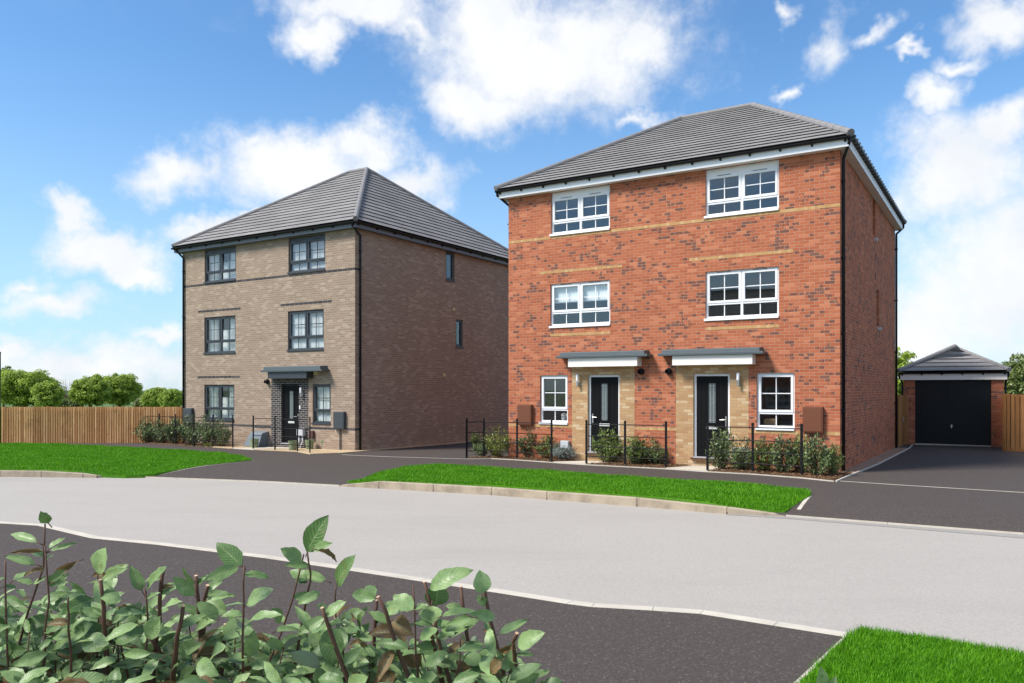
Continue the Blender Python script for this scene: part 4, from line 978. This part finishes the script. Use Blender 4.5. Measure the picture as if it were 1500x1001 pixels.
# far tree belt closing the fields
def belt(name, pts, hlo, hhi, n, ls, label, seed):
    r = np.random.default_rng(seed); P = resample(pts, 3.0); k = r.integers(0, len(P)-1, n); t = r.random((n,1)); q = P[k]*(1-t)+P[k+1]*t+r.normal(0, 2.0, (n,2))
    hh = hlo+(hhi-hlo)*(.5+.5*np.sin(q[:,0]*.13+np.sin(q[:,1]*.09)*3)); z = -1.3+hh*r.random(n)**.7
    v = unit(r.normal(0,1,(n,3))+[0,-.4,.5]); V, Fc, _ = scatter(LV_, LF3, np.stack([q[:,0], q[:,1], z], 1), unit(np.cross(v, r.normal(0,1,(n,3)))), v, ls*r.uniform(.6,1.3,n), ls*.7*np.ones(n))
    tag(np_mesh(name, V, Fc, M['tree_b'], attr=np.repeat(r.random(n), 4)), label, 'trees', kind='stuff')
belt('woodland', [(-190,150),(-120,175),(-40,190),(40,190),(120,180),(200,150)], .9, 1.9, 30000, .8, 'low far off line of dark green woodland along the horizon', 41)

# ------------------------------------------------------------------ near hedge
nu, nv = 9, 5; LB, LU = [], []
for i_ in range(nu):
    t = i_/(nu-1); w = (math.sin(PI*min(1, t**.82)))**.78*.5 if 0 < t < 1 else .0
    for j_ in range(nv):
        s_ = (j_/(nv-1)-.5)*2; LB.append((t, s_*w, .10*abs(s_)*w*1.2-.16*t*t+.06*t + .012*math.sin(t*16+s_*2)*abs(s_))); LU.append((t, j_/(nv-1)))
LB = np.array(LB); LU = np.array(LU); LQ = np.array([(i_*nv+j_, (i_+1)*nv+j_, (i_+1)*nv+j_+1, i_*nv+j_+1) for i_ in range(nu-1) for j_ in range(nv-1)])
def P3(px, py, Y): return np.array([(px-750)/F*Y, Y, H+(570-py)/F*Y])
HERO = [(71,767,57,747,15,.3),(55,795,13,779,13,.8),(72,804,92,785,11,.8),(74,807,112,793,7,.8),(62,808,18,808,6,-1),(52,827,6,812,14,.6),(66,835,32,838,8,-1),(115,822,68,851,12,-1),(143,840,150,801,34,.9),(148,848,186,823,14,.7),(150,850,184,832,14,.9),(137,843,162,842,8,-1),
 (208,866,192,830,17,.3),(215,866,238,828,20,.6),(202,908,244,868,22,.8),(284,872,255,846,19,.4),(306,878,344,868,8,.8),(354,829,317,795,28,.1),(350,831,298,850,18,.3),(361,886,396,860,27,.6),(365,911,410,890,17,.6),(36,888,4,872,13,.1),(320,906,288,882,20,.7),(314,909,275,920,15,.8),(325,933,362,905,30,.6),
 (138,915,68,952,32,.6),(122,937,158,948,30,.9),(216,935,232,905,25,.8),(202,915,149,935,19,.8),(222,957,168,958,14,.6),(258,945,293,965,25,.7),(290,970,312,990,25,.7),(365,963,371,928,23,.7),(366,975,400,972,15,.6),(365,965,323,958,18,.5),(287,980,249,997,19,.6),(232,968,200,992,20,.5),(124,970,78,1001,20,.8),
 (450,809,476,755,34,.05),(441,822,414,802,21,.6),(460,805,484,795,14,.5),(465,806,497,820,9,-1),(494,859,514,809,27,.2),(478,851,428,835,15,.8),(470,868,433,883,14,.7),(551,877,508,868,19,.4),(535,873,550,858,20,.9),(605,894,576,868,25,.8),(630,864,684,824,28,.7),(638,888,642,855,34,.2),(632,888,630,912,36,.8),
 (706,870,706,835,28,.9),(647,903,700,888,14,.8),(692,905,652,915,12,.4),(731,929,775,905,12,.8),(758,948,794,923,25,.95),(712,950,668,950,11,.8),(751,945,727,960,11,-1),(599,949,547,937,17,.2),(575,910,600,926,28,-1),(484,919,488,975,34,.35),(577,952,552,995,17,-1),(590,950,618,978,28,-1),(476,905,433,930,18,.6),
 (432,1003,430,980,24,.9),(468,1002,468,976,26,.9),(655,955,618,976,17,.5),(702,975,680,955,24,.5),(545,975,520,985,26,.1),(565,898,597,882,18,.9),(725,905,692,898,17,.7),(20,850,45,835,14,.7),(98,880,125,868,16,.8),(178,880,150,870,20,.9),(170,900,205,893,18,.7),(240,890,262,880,18,.9),(405,925,438,915,18,.5),(390,940,420,950,16,.6),(505,905,535,895,20,.7),(515,930,490,945,16,.3),(615,935,640,922,18,.6),(735,968,715,985,18,-1),(640,990,610,998,18,.7),(560,998,530,990,18,.6)]
STEMS = [(66,768,64,830,40,900),(66,800,72,880,66,960),(8,822,9,900,14,1001),(147,850,152,890,156,940),(148,902,155,935,165,975),(239,834,234,880,228,940),(287,844,291,885,296,950),(304,858,299,880,298,920),(268,888,264,915,258,950),(358,829,357,880,355,940),(445,812,428,880,392,975),(450,808,455,840,450,870),
 (472,891,482,920,512,1001),(492,860,491,890,500,940),(554,875,572,920,600,995),(552,880,548,930,545,990),(605,858,608,920,612,985),(622,853,636,910,660,1001),(675,860,683,925,697,1001),(706,840,717,905,738,990),(757,928,752,940,755,975),(698,991,706,1001,712,1020),(115,900,120,930,122,990),(100,875,101,900,104,950),(212,862,216,900,214,950),(330,915,326,960,322,1001),(220,935,232,950,244,985),(640,905,632,930,640,960)]
GB = [-60, 165, 335, 500, 655, 830]
SKY = ([-80,0,60,140,200,260,330,380,430,480,520,580,640,700,740,775,820], [840,838,855,842,872,893,885,900,905,893,890,908,915,930,945,970,1010])
HL = ['dense leafy shrub at the bottom left corner with tall thin sprigs', 'leafy hedge shrub with short cut stems, second from the left', 'hedge shrub with one large dark leaf high on a slanting stem', 'hedge shrub with brown curled leaves among cut stems', 'rightmost large hedge shrub with upright cut stems and a round pale leaf']
rr = np.random.default_rng(99)
for gi in range(5):
    a, b = GB[gi], GB[gi+1]; cx = (a+b)/2; root = np.array([(cx-750)/F*1.55, 1.55, 0]); root[2] = g(root[0], root[1])+NO
    e = empty('hedge_shrub', tuple(root)); tag(e, HL[gi], 'hedge shrub', 'hedge shrubs at the near side')
    st = MB(); tips = []; xs_leaf = []
    for s_ in STEMS:
        if not (a <= s_[0] < b): continue
        Y = 1.42+.2*rr.random(); p = [P3(s_[0], s_[1], Y), P3(s_[2], s_[3], Y+.01), P3(s_[4], s_[5], Y+.03)]
        foot = root+np.array([rr.uniform(-.05,.05), rr.uniform(-.08,.08), -.02]); dirn = unit(p[2]-p[1]); mid = p[2]+dirn*.25; mid = mid*.85+np.array([foot[0], foot[1], mid[2]])*.15
        for q_ in range(rr.integers(2, 5)):
            f_ = rr.uniform(.12, 1.0); A_ = p[0]*(1-f_)+p[2]*f_ if f_ > .5 else p[0]*(1-2*f_)+p[1]*2*f_
            xs_leaf.append((A_-root, np.array([rr.choice([-1, 1])*rr.uniform(.5, 1), rr.uniform(-.4, .3), rr.uniform(-.1, .8)]), rr.uniform(.022, .050)))
        big = s_[1] > 830 and s_[0] not in (605,731,770,492,212,115,100,450)
        w = .0034 if big else .0016
        pts = [q-root for q in (p[0], p[0]*.5+p[1]*.5+rr.normal(0,.001,3), p[1], p[1]*.5+p[2]*.5+rr.normal(0,.0015,3), p[2], mid, foot)]
        st.tube(pts, [w, w*1.05, w*1.15, w*1.2, w*1.4, w*2.2, .012], 7); tips.append((p[0], w, unit(p[0]-p[1])))
        if big: q = p[0]-root; d = unit(p[0]-p[1]); MB().tube([q-d*.0005, q+d*.0012], w*.97, 8).build('cut_end', M['cut'], e)
    Pb, D, Nn, Ll, Wl, tone, brown = [], [], [], [], [], [], []
    for h_ in HERO:
        if not (a <= h_[0] < b): continue
        Y = 1.40+.16*rr.random(); A_, B_ = P3(h_[0], h_[1], Y), P3(h_[2], h_[3], Y+rr.uniform(-.04,.03)); d = B_-A_
        face = np.array([rr.normal(0,.25), -1.0, rr.uniform(.5,1.1)]); wt = h_[4]/F*Y
        Pb.append(A_-root); D.append(d); Nn.append(face); Ll.append(np.linalg.norm(d)); Wl.append(wt*1.05); tone.append(abs(h_[5])); brown.append(h_[5] < 0)
        if rr.random() < .8:      # petiole reaching back into the plant
            k = A_-unit(d)*.010+np.array([0, .004, -.002]); st.tube([A_-root, k-root], [.0009,.0012], 5)
    for A_, d_, L_ in xs_leaf:
        Pb.append(A_); D.append(d_); Nn.append(np.array([rr.normal(0,.3), -.8, rr.uniform(.5,1.1)])); Ll.append(L_); Wl.append(L_*rr.uniform(.34,.5)); tone.append(rr.random()); brown.append(rr.random() < .08)
    n = int(600*(b-a)/165)
    cnt = 0
    while cnt < n:
        px = rr.uniform(a-8, b+8); y0 = np.interp(px, *SKY); py = y0+rr.random()**.8*260
        dep = (py-y0)/100
        if rr.random() > min(1, dep*.9+.12): continue
        if py > 1015 and rr.random() < .45: continue
        Y = rr.uniform(1.47, 1.90) if py < 1001 else rr.uniform(1.35, 1.9); A_ = P3(px, py, Y); an = rr.uniform(0, 2*PI)
        d = np.array([math.cos(an), .5*math.sin(an), rr.uniform(-.35,.75)]); L_ = rr.uniform(.024, .070)
        Pb.append(A_-root); D.append(d); Nn.append(np.array([rr.normal(0,.5), -rr.uniform(0,1.0), rr.uniform(.4,1.2)])); Ll.append(L_); Wl.append(L_*rr.uniform(.30,.52)); tone.append(rr.random()); brown.append(rr.random() < .07); cnt += 1
        if cnt % 9 == 0: st.tube([A_-root, A_-root+np.array([rr.uniform(-.02,.02), .01, -.05]), A_-root+np.array([rr.uniform(-.03,.03), .02, -.16])], [.0012,.0016,.0024], 5)
    Pb, D, Nn, Ll, Wl, tone, brown = map(np.array, (Pb, D, Nn, Ll, Wl, tone, brown))
    flip = rr.random(len(brown)) < .0
    Nn = Nn+rr.normal(0, .22, Nn.shape)
    for nm, mk, mt in (('leaves', ~brown, M['hleaf']), ('old_leaves', brown, M['hleaf_brown'])):
        if mk.sum() == 0: continue
        bvv = LB if nm == 'leaves' else LB*[1,1,2.4]
        V, Fc, uv = scatter(bvv, LQ, Pb[mk], D[mk], Nn[mk], Ll[mk], Wl[mk], LU)
        V = V.reshape(-1, len(LB), 3); cu = rr.uniform(-.10, .30, len(V)); tt = LB[:, 0]
        ax = unit(Nn[mk]); V = V - ax[:, None, :]*(cu[:, None]*tt[None]**2*Ll[mk][:, None])[..., None]; V = (V + rr.normal(0, .0006, V.shape)).reshape(-1, 3)
        np_mesh(nm, V, Fc, mt, e, smooth=True, uv=uv, attr=np.repeat(tone[mk], len(LQ)))
    st.build('stems', M['stem'], e, smooth=True)
root = np.array([.66, 1.6, 0]); root[2] = g(.66, 1.6)+NO
e = empty('hedge_shrub', tuple(root)); tag(e, 'lone pale leaf tip of a shrub at the bottom right beside the lawn edge', 'hedge shrub', 'hedge shrubs at the near side')
ps = [(1203,1012,1204,979,22,.9),(1212,1014,1225,992,14,.7),(1195,1016,1182,1001,14,.6),(1205,1030,1180,1022,16,.5),(1210,1030,1236,1020,16,.5)]
A_ = np.array([P3(p[0], p[1], 1.6)-root for p in ps]); B_ = np.array([P3(p[2], p[3], 1.58)-root for p in ps])
V, Fc, uv = scatter(LB, LQ, A_, B_-A_, np.tile([.1,-1,.7], (5,1)), np.linalg.norm(B_-A_, axis=1), np.array([p[4]/F*1.6 for p in ps]), LU)
np_mesh('leaves', V, Fc, M['hleaf'], e, smooth=True, uv=uv, attr=np.repeat([p[5] for p in ps], len(LQ)))
MB().tube([tuple(P3(1205,1008,1.6)-root), tuple(P3(1207,1040,1.61)-root), (0,0,.4), (0,0,-.02)], [.001,.002,.005,.009], 6).build('stems', M['stem'], e, smooth=True)
prism('hedge_bed', [(-1.8,.9),(1.1,.9),(1.1,2.25),(-1.8,2.25)], NO+.02, .05, M['mulch'])

# ------------------------------------------------------------------ sky, sun, camera
SUN_EL = math.radians(49); sl = -.62*EX-.785*EY; sl = sl/np.linalg.norm(sl)
sd = Vector((sl[0]*math.cos(SUN_EL), sl[1]*math.cos(SUN_EL), math.sin(SUN_EL)))
w = bpy.data.worlds.new('World'); scene.world = w; w.use_nodes = True; nt = w.node_tree; nt.nodes.clear()
class WT(NT):
    def __init__(s, t): s.t = t
T = WT(nt)
sky = T.n('ShaderNodeTexSky', sky_type='NISHITA', sun_disc=False, sun_elevation=SUN_EL, sun_rotation=math.atan2(sl[0], sl[1]), air_density=1.0, dust_density=.6, ozone_density=1.6)
tc = T.n('ShaderNodeTexCoord'); dr = tc.outputs['Generated']; sp = T.n('ShaderNodeSeparateXYZ'); T.l(dr, sp.inputs[0])
az = T.math('ARCTAN2', sp.outputs[0], sp.outputs[1]); el = T.math('ARCSINE', sp.outputs[2])
ae = T.n('ShaderNodeCombineXYZ'); T.l(az, ae.inputs[0]); T.l(el, ae.inputs[1])
# domain warp so that cloud edges are ragged
wn1 = T.noise(dr, 7, 5, .62, 1); sub = T.n('ShaderNodeVectorMath', operation='SUBTRACT'); T.l(wn1, sub.inputs[0]); sub.inputs[1].default_value = (.5,.5,.5)
sc = T.n('ShaderNodeVectorMath', operation='SCALE'); T.l(sub.outputs[0], sc.inputs[0]); sc.inputs['Scale'].default_value = .16
wa = T.n('ShaderNodeVectorMath', operation='ADD'); T.l(ae.outputs[0], wa.inputs[0]); T.l(sc.outputs[0], wa.inputs[1])
CL = [(800,75,200,95),(690,140,90,50),(930,62,85,55),(740,40,130,70),(520,12,110,35),(462,50,50,28),(590,50,40,20),(430,255,150,55),(530,235,65,45),(600,285,75,35),(262,245,70,38),(330,335,80,22),(370,215,40,18),
      (150,360,90,42),(105,312,45,26),(185,395,55,25),(90,455,85,26),(45,425,40,14),(150,550,190,42),(10,530,40,30),(245,495,40,14),
      (1420,250,110,75),(1372,152,45,28),(1480,190,60,40),(1450,430,170,140),(1345,500,80,110),(1485,30,75,42),(1200,66,28,38),(1265,60,26,14),(1130,10,14,14),(1142,124,16,10),(950,180,42,12),(1410,102,36,14),(1320,92,26,7),(1190,540,300,50),(900,560,300,25)]
acc = None
for px, py, ra_, rb_ in CL:
    small = rb_ < 22 or (px > 1100 and rb_ < 45 and px < 1330)
    if small: ra_ *= 1.7; rb_ *= 1.7
    rx = (px-750)/F; ry = (570-py)/F; a0 = math.atan(rx); e0 = math.atan(ry/math.hypot(1, rx)); k = math.cos(a0)
    mp = T.n('ShaderNodeVectorMath', operation='SUBTRACT'); T.l(wa.outputs[0], mp.inputs[0]); mp.inputs[1].default_value = (a0, e0, 0)
    m2 = T.n('ShaderNodeVectorMath', operation='MULTIPLY'); T.l(mp.outputs[0], m2.inputs[0]); m2.inputs[1].default_value = (F/(ra_*k*k), F/(rb_*k), 0)
    ln = T.n('ShaderNodeVectorMath', operation='LENGTH'); T.l(m2.outputs[0], ln.inputs[0])
    v = T.math('SUBTRACT', .62 if small else 1.0, ln.outputs['Value'])
    acc = v if acc is None else T.math('SMOOTH_MAX', acc, v, .15)
behind = T.math('GREATER_THAN', T.math('ABSOLUTE', az), .72)
gen = T.math('MULTIPLY_ADD', T.noise(dr, 3.2, 6, .6), 3.2, -1.65)
hi_ = T.smooth(el, .50, .62)
gm = T.math('MAXIMUM', behind, hi_)
fld = T.math('ADD', T.math('MULTIPLY', acc, T.math('SUBTRACT', 1.0, gm)), T.math('MULTIPLY', gen, gm))
det = T.noise(dr, 13, 9, .68)
fld = T.math('ADD', fld, T.math('MULTIPLY_ADD', det, 1.7, -.78))
mask = T.smooth(fld, -.36, .78)
wisp = T.math('MULTIPLY', T.smooth(T.noise(dr, 5, 6, .65), .52, .85), .25)
mask = T.math('MAXIMUM', mask, wisp)
# pale air near the horizon
hz_ = T.math('MULTIPLY', T.math('SUBTRACT', 1.0, T.smooth(el, -.02, .40)), .55)
skyc = T.n('ShaderNodeVectorMath', operation='MULTIPLY'); T.l(sky.outputs[0], skyc.inputs[0]); skyc.inputs[1].default_value = (.085*1.12, .085*1.62, .085*1.95)
base = T.mix(hz_, skyc.outputs[0], (.50, .66, .82))
shade = T.smooth(T.noise(dr, 9, 4, .5), .35, .75)
cc_ = T.mix(T.math('MULTIPLY', shade, .55), (.84, .85, .87), (.62, .67, .74))
fin = T.mix(mask, base, cc_)
bg = T.n('ShaderNodeBackground'); T.l(fin, bg.inputs[0]); bg.inputs[1].default_value = 1.0
wo = T.n('ShaderNodeOutputWorld'); T.l(bg.outputs[0], wo.inputs[0])
sun = bpy.data.lights.new('sun', 'SUN'); sun.energy = 4.7; sun.angle = math.radians(17); sun.color = (1.0, .94, .86)
so = bpy.data.objects.new('sun', sun); COL.objects.link(so); so.rotation_euler = sd.to_track_quat('Z', 'Y').to_euler()
cam = bpy.data.cameras.new('camera'); cam.sensor_width = 36; cam.lens = F*36/1500; cam.shift_y = 69.5/1500; cam.clip_start = .05; cam.clip_end = 4000
co = bpy.data.objects.new('camera', cam); COL.objects.link(co); co.location = (0, 0, H); co.rotation_euler = (PI/2, 0, 0); scene.camera = co
scene.view_settings.view_transform = 'Standard'; scene.view_settings.look = 'None'; scene.view_settings.exposure = .28; scene.view_settings.gamma = 1
